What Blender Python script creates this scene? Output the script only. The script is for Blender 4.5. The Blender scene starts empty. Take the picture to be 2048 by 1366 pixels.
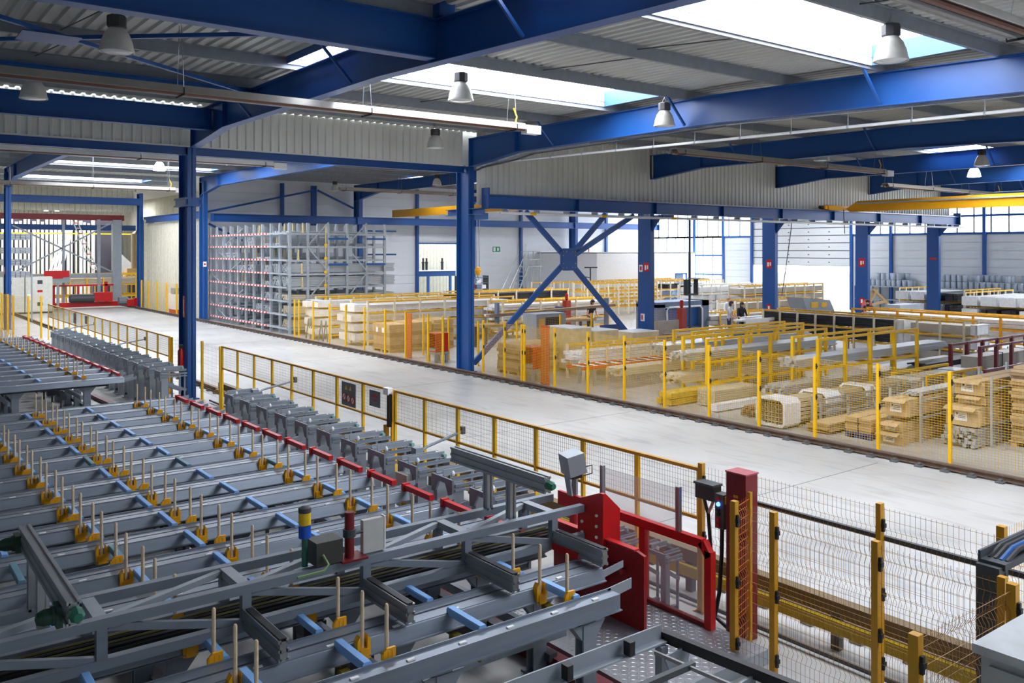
import bpy, math, random
from mathutils import Vector, Matrix
random.seed(7)
SC = bpy.context.scene
COL = SC.collection
# ------------------------------------------------------------------ camera
cd = bpy.data.cameras.new('camera')
cd.sensor_width = 36.0
cd.lens = 30.76
cd.shift_y = -0.0894
cd.clip_end = 400
cam = bpy.data.objects.new('camera', cd)
COL.objects.link(cam)
cam.location = (0, 0, 4.2)
cam.rotation_euler = (math.pi/2, 0, math.radians(-37.31))
SC.camera = cam
# ------------------------------------------------------------------ world: even overcast sky
w = bpy.data.worlds.new('overcast_sky')
SC.world = w
w.use_nodes = True
bg = w.node_tree.nodes['Background']
bg.inputs[0].default_value = (0.88, 0.94, 1.0, 1)
bg.inputs[1].default_value = 3.0
# ------------------------------------------------------------------ exposure
vs = SC.view_settings
vs.view_transform = 'Standard'
vs.look = 'None'
vs.gamma = 1.0
vs.use_curve_mapping = False
vs.exposure = 0.36
SKY_E = 11.5       # daylight coming through the roof lights
WIN_E = 6.5       # daylight coming through the end-wall glazing

# ------------------------------------------------------------------ materials
def lin(c):
    return tuple((v/12.92 if v <= 0.04045 else ((v+0.055)/1.055)**2.4) for v in [x/255.0 for x in c])
MATS = {}
def mat(name, rgb, rough=0.5, metal=0.0, var=0.08, scale=6.0, bump=0.0, spec=0.5, rgb2=None, stretch=None):
    if name in MATS: return MATS[name]
    m = bpy.data.materials.new(name); m.use_nodes = True
    nt = m.node_tree; b = nt.nodes['Principled BSDF']
    c = lin(rgb)
    b.inputs['Roughness'].default_value = rough
    b.inputs['Metallic'].default_value = metal
    b.inputs['Specular IOR Level'].default_value = spec
    tc = nt.nodes.new('ShaderNodeTexCoord')
    nz = nt.nodes.new('ShaderNodeTexNoise'); nz.inputs['Scale'].default_value = scale
    nz.inputs['Detail'].default_value = 3.0
    if stretch:
        mp = nt.nodes.new('ShaderNodeMapping'); mp.inputs['Scale'].default_value = stretch
        nt.links.new(tc.outputs['Object'], mp.inputs['Vector']); nt.links.new(mp.outputs['Vector'], nz.inputs['Vector'])
    else:
        nt.links.new(tc.outputs['Object'], nz.inputs['Vector'])
    rp = nt.nodes.new('ShaderNodeValToRGB')
    c2 = lin(rgb2) if rgb2 else tuple(min(1, v*(1+var)) for v in c)
    c1 = tuple(v*(1-var) for v in c)
    rp.color_ramp.elements[0].color = (*c1, 1); rp.color_ramp.elements[0].position = 0.3
    rp.color_ramp.elements[1].color = (*c2, 1); rp.color_ramp.elements[1].position = 0.7
    nt.links.new(nz.outputs['Fac'], rp.inputs['Fac'])
    nt.links.new(rp.outputs['Color'], b.inputs['Base Color'])
    if bump > 0:
        bp = nt.nodes.new('ShaderNodeBump'); bp.inputs['Strength'].default_value = bump
        bp.inputs['Distance'].default_value = 0.02
        nt.links.new(nz.outputs['Fac'], bp.inputs['Height']); nt.links.new(bp.outputs['Normal'], b.inputs['Normal'])
    MATS[name] = m
    return m
def emis(name, rgb, strength):
    if name in MATS: return MATS[name]
    m = bpy.data.materials.new(name); m.use_nodes = True
    nt = m.node_tree; b = nt.nodes['Principled BSDF']
    b.inputs['Base Color'].default_value = (*lin(rgb), 1)
    b.inputs['Emission Color'].default_value = (*lin(rgb), 1)
    b.inputs['Emission Strength'].default_value = strength
    b.inputs['Roughness'].default_value = 0.4
    MATS[name] = m
    return m
def clear(name, rgb, alpha, rough=0.05):
    if name in MATS: return MATS[name]
    m = bpy.data.materials.new(name); m.use_nodes = True
    nt = m.node_tree; b = nt.nodes['Principled BSDF']
    b.inputs['Base Color'].default_value = (*lin(rgb), 1)
    b.inputs['Roughness'].default_value = rough
    b.inputs['Alpha'].default_value = alpha
    MATS[name] = m
    return m
BLUE = mat('blue_steel', (24, 80, 150), 0.4, var=0.05, scale=1.5)
BLUE2 = mat('blue_painted_rack', (26, 84, 150), 0.45)
LBLUE = mat('light_blue_bar', (128, 178, 236), 0.5, var=0.06, scale=4)
TEAL = mat('worn_teal_bar', (96, 142, 160), 0.55)
GREY = mat('machine_grey', (126, 135, 146), 0.4, metal=0.15, var=0.07, scale=3, stretch=(0.6, 4, 4))
BEAMG = mat('beam_grey', (130, 139, 151), 0.38, metal=0.5, var=0.08, scale=3, stretch=(0.5, 5, 5))
GREY2 = mat('machine_grey_light', (150, 158, 166), 0.4, metal=0.15, var=0.06, scale=3)
GREYD = mat('machine_grey_dark', (70, 74, 79), 0.5, metal=0.2)
DARK = mat('black_plastic', (28, 28, 30), 0.5)
ALU = mat('anodised_aluminium', (168, 172, 174), 0.32, metal=0.75, var=0.05)
STEEL = mat('bare_steel', (150, 150, 150), 0.35, metal=0.8)
GALV = mat('galvanised_steel', (176, 184, 192), 0.42, metal=0.35, var=0.1, scale=12)
YEL = mat('fence_yellow', (243, 190, 14), 0.42, var=0.05)
YELW = mat('yellow_wire', (226, 178, 30), 0.5)
BROWNW = mat('ochre_wire', (150, 108, 40), 0.5)
OCHRE = mat('ochre_post', (196, 142, 14), 0.45, var=0.06)
CRANE = mat('crane_yellow', (240, 170, 16), 0.4, var=0.04)
RACKY = mat('rack_yellow', (232, 178, 40), 0.5, var=0.06)
HOLD = mat('holder_yellow', (236, 168, 16), 0.4, var=0.06)
WOOD = mat('wooden_peg', (214, 192, 160), 0.6, var=0.1, scale=20)
RED = mat('signal_red', (196, 22, 26), 0.35, var=0.06)
REDD = mat('dark_red', (120, 22, 30), 0.45, var=0.06)
MAROON = mat('maroon_steel', (110, 34, 44), 0.45)
ORANGE = mat('orange_paint', (222, 92, 40), 0.5)
PURLIN = mat('purlin_grey', (140, 145, 152), 0.5, metal=0.1)
ROOF = mat('roof_sheet', (190, 191, 186), 0.55, metal=0.1, var=0.06, scale=1.2)
FASC = mat('fascia_sheet', (226, 226, 219), 0.45, var=0.05, scale=0.7)
CREAM = mat('cream_sheet', (216, 212, 194), 0.5)
PANEL = mat('wall_panel', (206, 212, 217), 0.5, var=0.04, scale=1.0)
PANELW = mat('white_wall_panel', (228, 232, 236), 0.5, var=0.03, scale=1.0)
DOORW = mat('door_panel_white', (214, 218, 220), 0.45, var=0.03)
WHITE = mat('white_paint', (236, 237, 238), 0.45, var=0.03)
WRAP = mat('white_plastic_wrap', (232, 234, 236), 0.3, var=0.08, scale=9, bump=0.5)
PROF = mat('silver_profile', (190, 196, 202), 0.35, metal=0.45, var=0.12, scale=3, stretch=(0.3, 18, 18))
PROFD = mat('black_profile', (38, 40, 45), 0.4, var=0.15, scale=6)
PROFB = mat('beige_profile', (196, 184, 160), 0.5, var=0.12, scale=3, stretch=(0.3, 16, 16))
CARD = mat('cardboard', (192, 164, 126), 0.8, var=0.12, scale=5)
CARD2 = mat('cardboard_dark', (168, 138, 100), 0.8, var=0.14, scale=5)
PALLET = mat('pallet_wood', (200, 170, 122), 0.75, var=0.12, scale=7, stretch=(1, 6, 6))
PAPER = mat('paper_white', (244, 244, 242), 0.6, var=0.02)
LAMPW = mat('lamp_shell', (205, 203, 196), 0.4)
LAMPG = mat('lamp_glass', (222, 226, 226), 0.15, var=0.05)
LAMPON = emis('lamp_lit', (255, 252, 244), 6.0)
TINT = mat('pale_blue_wall', (206, 216, 230), 0.5)
DENIM = mat('machine_blue_grey', (110, 124, 148), 0.5)
SKYP = emis('roof_light_pane', (244, 248, 255), SKY_E)
WINP = emis('window_pane_daylight', (240, 246, 255), WIN_E)
GLASS = clear('clear_screen', (225, 228, 235), 0.22, 0.08)
CHECK = mat('checker_plate', (168, 170, 176), 0.35, metal=0.6, var=0.1, scale=10)
RUST = mat('rail_rust', (118, 98, 84), 0.5, metal=0.4, var=0.15, scale=8)
CONCP = mat('rail_pad', (96, 96, 96), 0.7)
SKIN = mat('skin', (214, 164, 138), 0.6)
HAIRB = mat('dark_hair', (44, 32, 26), 0.7)

def floor_mat():
    m = bpy.data.materials.new('polished_concrete'); m.use_nodes = True
    nt = m.node_tree; b = nt.nodes['Principled BSDF']
    tc = nt.nodes.new('ShaderNodeTexCoord')
    n1 = nt.nodes.new('ShaderNodeTexNoise'); n1.inputs['Scale'].default_value = 0.35; n1.inputs['Detail'].default_value = 6
    n2 = nt.nodes.new('ShaderNodeTexNoise'); n2.inputs['Scale'].default_value = 2.2; n2.inputs['Detail'].default_value = 8
    n2.inputs['Distortion'].default_value = 0.8
    mp = nt.nodes.new('ShaderNodeMapping'); mp.inputs['Scale'].default_value = (1.6, 0.35, 1)
    nt.links.new(tc.outputs['Object'], n1.inputs['Vector'])
    nt.links.new(tc.outputs['Object'], mp.inputs['Vector']); nt.links.new(mp.outputs['Vector'], n2.inputs['Vector'])
    r1 = nt.nodes.new('ShaderNodeValToRGB')
    r1.color_ramp.elements[0].position = 0.3; r1.color_ramp.elements[0].color = (*lin((168, 167, 164)), 1)
    r1.color_ramp.elements[1].position = 0.7; r1.color_ramp.elements[1].color = (*lin((190, 189, 186)), 1)
    r2 = nt.nodes.new('ShaderNodeValToRGB')
    r2.color_ramp.elements[0].position = 0.28; r2.color_ramp.elements[0].color = (0.72, 0.72, 0.73, 1)
    r2.color_ramp.elements[1].position = 0.5; r2.color_ramp.elements[1].color = (1, 1, 1, 1)
    mx = nt.nodes.new('ShaderNodeMix'); mx.data_type = 'RGBA'; mx.blend_type = 'MULTIPLY'
    mx.inputs['Factor'].default_value = 1.0
    nt.links.new(n1.outputs['Fac'], r1.inputs['Fac']); nt.links.new(n2.outputs['Fac'], r2.inputs['Fac'])
    nt.links.new(r1.outputs['Color'], mx.inputs['A']); nt.links.new(r2.outputs['Color'], mx.inputs['B'])
    nt.links.new(mx.outputs['Result'], b.inputs['Base Color'])
    rr = nt.nodes.new('ShaderNodeMapRange'); rr.inputs['To Min'].default_value = 0.28; rr.inputs['To Max'].default_value = 0.5
    nt.links.new(n2.outputs['Fac'], rr.inputs['Value']); nt.links.new(rr.outputs['Result'], b.inputs['Roughness'])
    return m
FLOOR = floor_mat()

# ------------------------------------------------------------------ mesh helpers
class MB:
    def __init__(s): s.v = []; s.f = []; s.mi = []; s.cur = 0
    def add(s, vs, fs):
        o = len(s.v); s.v += [tuple(v) for v in vs]
        for f in fs: s.f.append(tuple(i+o for i in f)); s.mi.append(s.cur)
        return s
    def box(s, x0, y0, z0, x1, y1, z1):
        if x0 > x1: x0, x1 = x1, x0
        if y0 > y1: y0, y1 = y1, y0
        if z0 > z1: z0, z1 = z1, z0
        return s.add([(x0,y0,z0),(x1,y0,z0),(x1,y1,z0),(x0,y1,z0),(x0,y0,z1),(x1,y0,z1),(x1,y1,z1),(x0,y1,z1)],
              [(0,3,2,1),(4,5,6,7),(0,1,5,4),(1,2,6,5),(2,3,7,6),(3,0,4,7)])
    def cbox(s, cx, cy, cz, sx, sy, sz):
        return s.box(cx-sx/2, cy-sy/2, cz-sz/2, cx+sx/2, cy+sy/2, cz+sz/2)
    def bar(s, p, q, wd, ht, up=(0,0,1)):
        p = Vector(p); q = Vector(q); d = (q-p).normalized(); u = Vector(up)
        r = d.cross(u)
        if r.length < 1e-4: r = d.cross(Vector((1,0,0)))
        r.normalize(); u = r.cross(d).normalized()
        r = r*wd/2; u = u*ht/2
        vs = [p-r-u, p+r-u, p+r+u, p-r+u, q-r-u, q+r-u, q+r+u, q-r+u]
        return s.add(vs, [(0,1,2,3),(7,6,5,4),(0,4,5,1),(1,5,6,2),(2,6,7,3),(3,7,4,0)])
    def tube(s, pts, r, n=8, caps=True):
        pts = [Vector(p) for p in pts]; rings = []
        for i, p in enumerate(pts):
            a = pts[max(0, i-1)]; b = pts[min(len(pts)-1, i+1)]
            d = (b-a).normalized(); u = Vector((0,0,1)) if abs(d.z) < 0.95 else Vector((1,0,0))
            x = d.cross(u).normalized(); y = x.cross(d)
            rr = r[i] if isinstance(r, (list, tuple)) else r
            rings.append([p+x*rr*math.cos(2*math.pi*k/n)+y*rr*math.sin(2*math.pi*k/n) for k in range(n)])
        vs = [v for g in rings for v in g]; fs = []
        for i in range(len(pts)-1):
            for k in range(n):
                a = i*n+k; b = i*n+(k+1)%n
                fs.append((a, b, b+n, a+n))
        if caps:
            fs.append(tuple(range(n-1, -1, -1))); fs.append(tuple(range((len(pts)-1)*n, len(pts)*n)))
        return s.add(vs, fs)
    def lathe(s, prof, n=16, c=(0,0,0), axis='z', caps=True):
        vs = []; fs = []
        for (r, h) in prof:
            for k in range(n):
                a = 2*math.pi*k/n; x, y = r*math.cos(a), r*math.sin(a)
                if axis == 'z': vs.append((c[0]+x, c[1]+y, c[2]+h))
                elif axis == 'x': vs.append((c[0]+h, c[1]+x, c[2]+y))
                else: vs.append((c[0]+x, c[1]+h, c[2]+y))
        for i in range(len(prof)-1):
            for k in range(n):
                a = i*n+k; b = i*n+(k+1)%n
                fs.append((a, b, b+n, a+n))
        if caps:
            fs.append(tuple(range(n-1, -1, -1))); fs.append(tuple(range((len(prof)-1)*n, len(prof)*n)))
        return s.add(vs, fs)
    def prism(s, poly, axis, a0, a1):
        n = len(poly)
        def pt(u, v, a):
            return (a, u, v) if axis == 'x' else ((u, a, v) if axis == 'y' else (u, v, a))
        vs = [pt(u, v, a0) for u, v in poly]+[pt(u, v, a1) for u, v in poly]
        fs = [(i, (i+1) % n, (i+1) % n+n, i+n) for i in range(n)]
        fs.append(tuple(range(n-1, -1, -1))); fs.append(tuple(range(n, 2*n)))
        return s.add(vs, fs)
    def strip(s, line, th, axis, a0, a1):      # a thick ribbon following a polyline of the (u,v) plane
        lo = [(u, v) for u, v in line]; hi = [(u, v+th) for u, v in line]
        for i in range(len(line)-1):
            s.prism([lo[i], lo[i+1], hi[i+1], hi[i]], axis, a0, a1)
        return s
    def isec(s, p, q, wd, ht, tf=0.02, tw=0.012):     # I-section along X or Y, p,q = centre line of the underside
        p = Vector(p); q = Vector(q)
        up = Vector((0,0,1))
        s.bar(p+up*tf/2, q+up*tf/2, wd, tf); s.bar(p+up*(ht-tf/2), q+up*(ht-tf/2), wd, tf)
        s.bar(p+up*ht/2, q+up*ht/2, tw, ht-2*tf)
        return s
    def use(s, k): s.cur = k; return s
def mesh_of(mb, name, mats, smooth=False):
    me = bpy.data.meshes.new(name)
    me.from_pydata(mb.v, [], mb.f)
    for m in (mats if isinstance(mats, (list, tuple)) else [mats]): me.materials.append(m)
    if any(mb.mi): me.polygons.foreach_set('material_index', mb.mi)
    if smooth:
        me.polygons.foreach_set('use_smooth', [True]*len(me.polygons))
        me.set_sharp_from_angle(angle=math.radians(40))
    me.update()
    return me
def obj(name, mb, mats, parent=None, smooth=False):
    me = mb if isinstance(mb, bpy.types.Mesh) else mesh_of(mb, name, mats, smooth)
    o = bpy.data.objects.new(name, me); COL.objects.link(o)
    if parent is not None:
        o.parent = parent
        if parent.type == 'EMPTY': o.location = -Vector(parent.location)
    return o
def inst(name, me, parent, loc, rotz=0):            # an alike piece sharing mesh data; loc in the frame the parent's other parts use
    o = bpy.data.objects.new(name, me); COL.objects.link(o)
    o.parent = parent; o.location = Vector(loc)
    if parent is not None and parent.type == 'EMPTY': o.location = Vector(loc)-Vector(parent.location)
    o.rotation_euler = (0, 0, rotz)
    return o
def tag(o, label=None, cat=None, group=None, kind=None):
    if label: o['label'] = label
    if cat: o['category'] = cat
    if group: o['group'] = group
    if kind: o['kind'] = kind
    return o
def thing(name, label, cat, loc=(0,0,0), group=None, rotz=0):
    o = bpy.data.objects.new(name, None); COL.objects.link(o)
    o.location = loc; o.rotation_euler = (0, 0, rotz); o.empty_display_size = 0.2
    return tag(o, label, cat, group)
def struct(name, mb, mats, parent=None, smooth=False):
    o = obj(name, mb, mats, parent, smooth)
    if parent is None: o['kind'] = 'structure'
    return o
def kids(o): return [c for c in o.children]
def copy_tree(o, loc, label=None, rotz=None, parent=None):
    c = o.copy(); COL.objects.link(c); c.parent = parent
    if parent is None:
        c.location = loc
        if rotz is not None: c.rotation_euler = (0, 0, rotz)
    if label: c['label'] = label
    for ch in kids(o): copy_tree(ch, None, None, None, c)
    return c
ORD = ['first','second','third','fourth','fifth','sixth','seventh','eighth','ninth','tenth','eleventh','twelfth','thirteenth','fourteenth','fifteenth','sixteenth','seventeenth','eighteenth','nineteenth','twentieth']
# ================================================================== THE BUILDING
def zt(y): return 8.02-max(0.0, 14.0-y)*0.035            # top of the near-bay rafters
PUR = [22.8, 20.2, 17.55, 15.0, 12.1, 9.72, 7.4, 4.8, 2.2, -0.4]
SKY = [(7.4, 16.5, 15.06, 17.5), (7.4, 16.5, 7.46, 9.66), (33.6, 41.4, 15.06, 17.5), (33.6, 41.4, 7.46, 9.66), (7.4, 16.5, -0.35, 2.15), (49.8, 55.6, 15.06, 17.5), (49.8, 55.6, 7.46, 9.66)]  # last two roof lights are added, to brighten the fascia at the right
PURF = [26.2, 28.8, 31.4, 34.0, 36.6, 39.2, 41.8, 44.4, 47.0, 49.6, 52.2]
SKYF = [(7.3, 16.4, 28.9, 31.3), (7.3, 16.4, 34.1, 36.5), (7.3, 16.4, 41.9, 44.3), (7.3, 16.4, 47.1, 49.5), (27.6, 36.0, 34.1, 36.5), (27.6, 36.0, 44.5, 46.9), (27.6, 36.0, 28.9, 31.3), (46.8, 54.0, 34.1, 36.5), (46.8, 54.0, 44.5, 46.9)]  # some of these roof lights are added to put more light into the far bay
ZF = 8.55

f = struct('floor', MB().box(-7, -4, -0.25, 57, 96, 0), FLOOR)
for k, y in enumerate((2.0, 9.35, 16.2, 23.4, 31.0, 39.0, 47.0)):
    struct('floor_joint', MB().box(9.6, y, -0.01, 16.2, y+0.012, 0.0015), GREYD, f)

def sheet(name, x0, x1, segs, holes, zfun):
    b = MB(); n = int((x1-x0)/0.25); h = 0.045
    for i in range(n):
        xa = x0+i*0.25
        px = [(0, 0), (0.10, 0), (0.13, h), (0.22, h), (0.25, 0)]
        for (ya, yb) in segs:
            ym = (ya+yb)/2
            if any(hx0 < xa+0.125 < hx1 and hy0 < ym < hy1 for hx0, hx1, hy0, hy1 in holes): continue
            za, zb = zfun(ya), zfun(yb)
            for k in range(4):
                (u0, v0), (u1, v1) = px[k], px[k+1]
                b.add([(xa+u0, ya, za+v0), (xa+u1, ya, za+v1), (xa+u1, yb, zb+v1), (xa+u0, yb, zb+v0)], [(0, 1, 2, 3)])
    return struct(name, b, ROOF)
def segs_of(lo, hi, holes, extra=()):
    ys = sorted(set([lo, hi]+[h[2] for h in holes]+[h[3] for h in holes]+list(extra)))
    ys = [y for y in ys if lo <= y <= hi]
    return list(zip(ys[:-1], ys[1:]))
sheet('ceiling', -6.5, 56.25, segs_of(-3, 24.9, SKY, (14.0,)), SKY, lambda y: zt(y)+0.235)
sheet('ceiling', -6.5, 56.25, segs_of(25.2, 54.0, SKYF), SKYF, lambda y: ZF+0.235)
SKYL_ADDED = [(8.6, 15.6, 57.2, 60.8), (8.6, 15.6, 71.2, 73.0), (9.6, 20.6, 81.2, 84.8)]  # unseen roof lights, added to brighten the far left end and the partition
sheet('ceiling', -6.5, 22.5, segs_of(54.0, 92.0, SKYL_ADDED), SKYL_ADDED, lambda y: ZF+0.235)

def purlin(x0, x1, y, z):
    b = MB(); b.box(x0, y-0.004, z, x1, y+0.004, z+0.23); b.box(x0, y, z, x1, y+0.075, z+0.008)
    b.box(x0, y-0.075, z+0.222, x1, y, z+0.23); b.box(x0, y+0.067, z, x1, y+0.075, z+0.02)
    return struct('roof_beam_purlin', b, PURLIN)
for y in PUR: purlin(-6.5, 56.2, y, zt(y))
for y in PURF: purlin(-6.5, 56.2, y, ZF)
for y in (57, 61, 65, 69, 73, 77, 81, 85): purlin(-6.5, 17.3, y, ZF)

def skylight(k, h, z):
    x0, x1, y0, y1 = h
    r = bpy.data.objects.new('window_%d' % k, None); COL.objects.link(r); r.location = ((x0+x1)/2, (y0+y1)/2, z); r['kind'] = 'structure'
    c = MB(); c.box(x0, y0-0.02, z+0.1, x1, y0, z+0.52); c.box(x0, y1, z+0.1, x1, y1+0.02, z+0.52)
    obj('curb', c, WHITE, r)
    e = MB(); e.box(x0-0.02, y0, z+0.1, x0, y1, z+0.52); e.box(x1, y0, z+0.1, x1+0.02, y1, z+0.52)
    obj('end_curb', e, mat('curb_blue_lit', (58, 100, 168), 0.5), r)  # paler than the blue steel: the strong skylight on it is put into the colour
    n = 4; dx = (x1-x0)/n
    for i in range(n): obj('pane', MB().box(x0+i*dx+0.02, y0, z+0.5, x0+(i+1)*dx-0.02, y1, z+0.52), SKYP, r)
    for i in range(1, n):
        obj('glazing_bar', MB().box(x0+i*dx-0.02, y0, z+0.46, x0+i*dx+0.02, y1, z+0.53), PURLIN, r)
for k, h in enumerate(SKY): skylight(k+1, h, zt((h[2]+h[3])/2))
for k, h in enumerate(SKYF+SKYL_ADDED): skylight(k+8, h, ZF)
for x in (3.1, 12.3, 21.6, 30.2, 38.2):
    for ya, yb in zip(PUR[1:-1], PUR[2:]):
        if any(h[0] < x < h[1] and h[2] < (ya+yb)/2 < h[3] for h in SKY): continue
        struct('roof_brace_rod_beam', MB().tube([(x, ya, zt(ya)+0.16), (x+0.25, yb, zt(yb)+0.06)], 0.012, 5), GREYD)

def rafter(x, y0, y1, top, dep, hd, hl, ends=(True, True)):
    """haunched I-beam along Y between y0 (near) and y1 (far)"""
    ys = sorted(set([y0, y1, y0+hl, y1-hl]+([14.0] if y0 < 14 < y1 and top(0) != top(14) else [])))
    def bot(y):
        z = top(y)-dep
        if ends[1] and y > y1-hl: z -= hd*(y-(y1-hl))/hl
        if ends[0] and y < y0+hl: z -= hd*((y0+hl)-y)/hl
        return z
    b = MB()
    for a, c in zip(ys[:-1], ys[1:]):
        b.prism([(a, bot(a)), (c, bot(c)), (c, top(c)), (a, top(a))], 'x', x-0.008, x+0.008)
        b.prism([(a, bot(a)-0.02), (c, bot(c)-0.02), (c, bot(c)), (a, bot(a))], 'x', x-0.125, x+0.125)
        b.prism([(a, top(a)), (c, top(c)), (c, top(c)+0.02), (a, top(a)+0.02)], 'x', x-0.125, x+0.125)
    for y in (y1-hl, y0+hl, y1-0.02):
        b.box(x-0.12, y-0.01, bot(y), x+0.12, y+0.01, top(y))
    o = struct('roof_beam', b, BLUE)
    return o, bot
RX = [7.74, 17.1, 25.98, 34.18, 41.97, 49.28]
for x in RX:
    o, bot = rafter(x, -3, 24.75, lambda y: zt(y)-0.02, 0.66, 0.28, 2.6, (False, True))
    for y in PUR[:-1]:
        if y in (20.2, 15.0, 9.72, 4.8):
            k = MB(); k.bar((x-0.75, y+0.05, zt(y)+0.03), (x-0.1, y+0.05, bot(y)+0.03), 0.05, 0.05)
            obj('knee_brace', k, BLUE, o)
for x in (6.85, 17.1, 27.4, 36.3, 46.6, 55.5):
    rafter(x, 25.4, 53.4, lambda y: ZF-0.02, 0.62, 0.42, 3.2)
# ridge beam, eaves beams and bracing between the rafters
struct('roof_beam', MB().isec((-6, 12.15, 7.3), (7.72, 12.15, 7.3), 0.26, 0.66), BLUE)
struct('roof_beam', MB().isec((-6, 23.25, 7.36), (7.72, 23.25, 7.36), 0.24, 0.56), BLUE)
struct('roof_beam', MB().isec((-6, 20.05, 7.74), (7.72, 20.05, 7.74), 0.16, 0.24), BLUE)
struct('roof_beam', MB().isec((-6, 25.12, 6.86), (17.05, 25.12, 6.86), 0.2, 0.25), BLUE)
for p, q in [((-1.0, 13.62, 7.86), (7.7, 20.12, 7.86)), ((-0.8, 19.95, 7.83), (7.7, 12.35, 7.83))]:
    struct('roof_brace_beam', MB().bar(p, q, 0.07, 0.07), BLUE)
struct('roof_brace_beam', MB().box(2.3, 16.2, 7.79, 3.2, 17.0, 7.81), BLUE)
b = MB().box(7.6, 11.9, 7.98, 7.9, 12.4, 8.24); struct('roof_beam_post', b, BLUE)

# fascia sheets (vertical ribs) over the column row
def ribwall(name, x0, x1, y, z0, z1, mt, face=-1, pitch=0.25, axis='x'):
    b = MB(); n = int(round((x1-x0)/pitch)); h = 0.055*face
    prof = [(0, 0), (0.55, 0), (0.65, h), (0.9, h), (1.0, 0)]
    for i in range(n):
        xa = x0+i*pitch
        for k in range(4):
            (u0, v0), (u1, v1) = prof[k], prof[k+1]
            pts = [(xa+u0*pitch, y+v0, z0), (xa+u1*pitch, y+v1, z0), (xa+u1*pitch, y+v1, z1), (xa+u0*pitch, y+v0, z1)]
            if axis == 'y': pts = [(q[1], q[0], q[2]) for q in pts]
            b.add(pts, [(0, 1, 2, 3)])
    return struct(name, b, mt)
ribwall('wall_fascia', -6.5, 7.5, 25.0, 7.11, 8.27, FASC)
ribwall('wall_fascia', 7.85, 16.95, 24.92, 7.11, 8.27, FASC)
ribwall('wall_fascia', 17.3, 50.3, 24.72, 5.75, 8.27, FASC)
struct('trim_1', MB().box(-6.5, 24.9, 7.08, 16.9, 25.04, 7.115), FASC)
struct('wall_fascia_back', MB().box(-6.5, 25.1, 7.1, 50.3, 25.13, ZF+0.26), FASC)

# columns
def col_i(x0, y0, x1, y1, z1, mt=BLUE, name='column'):
    b = MB(); t = 0.03
    b.box(x0, y0, 0, x1, y0+t, z1); b.box(x0, y1-t, 0, x1, y1, z1)
    b.box((x0+x1)/2-0.01, y0, 0, (x0+x1)/2+0.01, y1, z1)
    b.box(x0-0.08, y0-0.06, 0, x1+0.08, y1+0.06, 0.03)
    b.box(x0, y0, z1-0.03, x1, y1, z1)
    return struct(name, b, mt)
c = col_i(7.63, 24.99, 7.86, 25.83, 7.1)
obj('collar', MB().box(7.52, 24.9, 5.42, 7.98, 25.92, 5.47).box(7.52, 24.9, 5.62, 7.98, 25.92, 5.67).box(7.55, 24.95, 5.47, 7.6, 25.88, 5.62).box(7.9, 24.95, 5.47, 7.95, 25.88, 5.62).box(7.6, 24.9, 5.47, 7.9, 24.95, 5.62), BLUE, c)
c = col_i(16.99, 24.76, 17.23, 25.5, 7.06)
obj('bracket', MB().isec((17.1, 23.95, 5.4), (17.1, 24.76, 5.4), 0.22, 0.22), BLUE, c)
obj('bracket', MB().isec((17.1, 25.5, 5.4), (17.1, 26.2, 5.4), 0.22, 0.22), BLUE, c)
for x in RX[2:]:
    b = MB().box(x-0.11, 24.72, 0, x+0.11, 25.42, 5.75); b.box(x-0.14, 24.0, 5.42, x+0.14, 24.72, 5.6)
    b.prism([(24.3, 5.42), (24.72, 4.95), (24.72, 5.42)], 'x', x-0.01, x+0.01)
    struct('column', b, BLUE)
for x in (17.1, 27.4, 36.6, 46.6): col_i(x-0.13, 52.6, x+0.13, 53.4, 8.3)
col_i(6.72, 52.8, 6.98, 53.5, 8.3)
col_i(16.98, 66.9, 17.24, 67.6, 8.3)
col_i(7.0, 80.0, 7.25, 80.6, 8.3)

# crane runway along the column row, conduit below it
r = MB().isec((17.35, 24.3, 5.62), (50.45, 24.3, 5.62), 0.3, 0.46)
for k in range(9): r.box(17.4+k*4.12, 24.16, 5.64, 17.42+k*4.12, 24.44, 6.06)
r.box(50.4, 24.1, 5.6, 50.46, 24.5, 6.3); r.box(17.36, 24.1, 5.6, 17.42, 24.5, 6.32)
rb = struct('crane_runway_beam', r, BLUE)
obj('rail', MB().box(17.4, 24.27, 6.08, 50.4, 24.33, 6.12), STEEL, rb)
t = tag(obj('conduit_pipe', MB().tube([(17.7, 23.9, 5.46), (50.4, 23.9, 5.46)], 0.05, 8), WHITE, None, True), 'long white conduit pipe running under the blue crane beam', 'pipe')
for k in range(24): obj('pipe_clip', MB().box(18+k*1.38, 23.86, 5.46, 18.05+k*1.38, 24.16, 5.6), GALV, t)
for x in (19.0, 22.4, 26.2): obj('yellow_band', MB().lathe([(0.056, 0), (0.056, 0.25)], 8, (x, 23.9, 5.46), 'x'), YEL, t)
# second runway on the far wall
r = MB().isec((17.35, 52.45, 5.9), (55.9, 52.45, 5.9), 0.3, 0.48)
for k in range(5): r.box(17.4+k*9.6, 52.3, 5.92, 17.5+k*9.6, 52.6, 6.36)
struct('crane_runway_beam', r, BLUE)
struct('crane_runway_beam', MB().isec((7.2, 80, 5.85), (20, 80, 5.85), 0.3, 0.45), BLUE)
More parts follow.
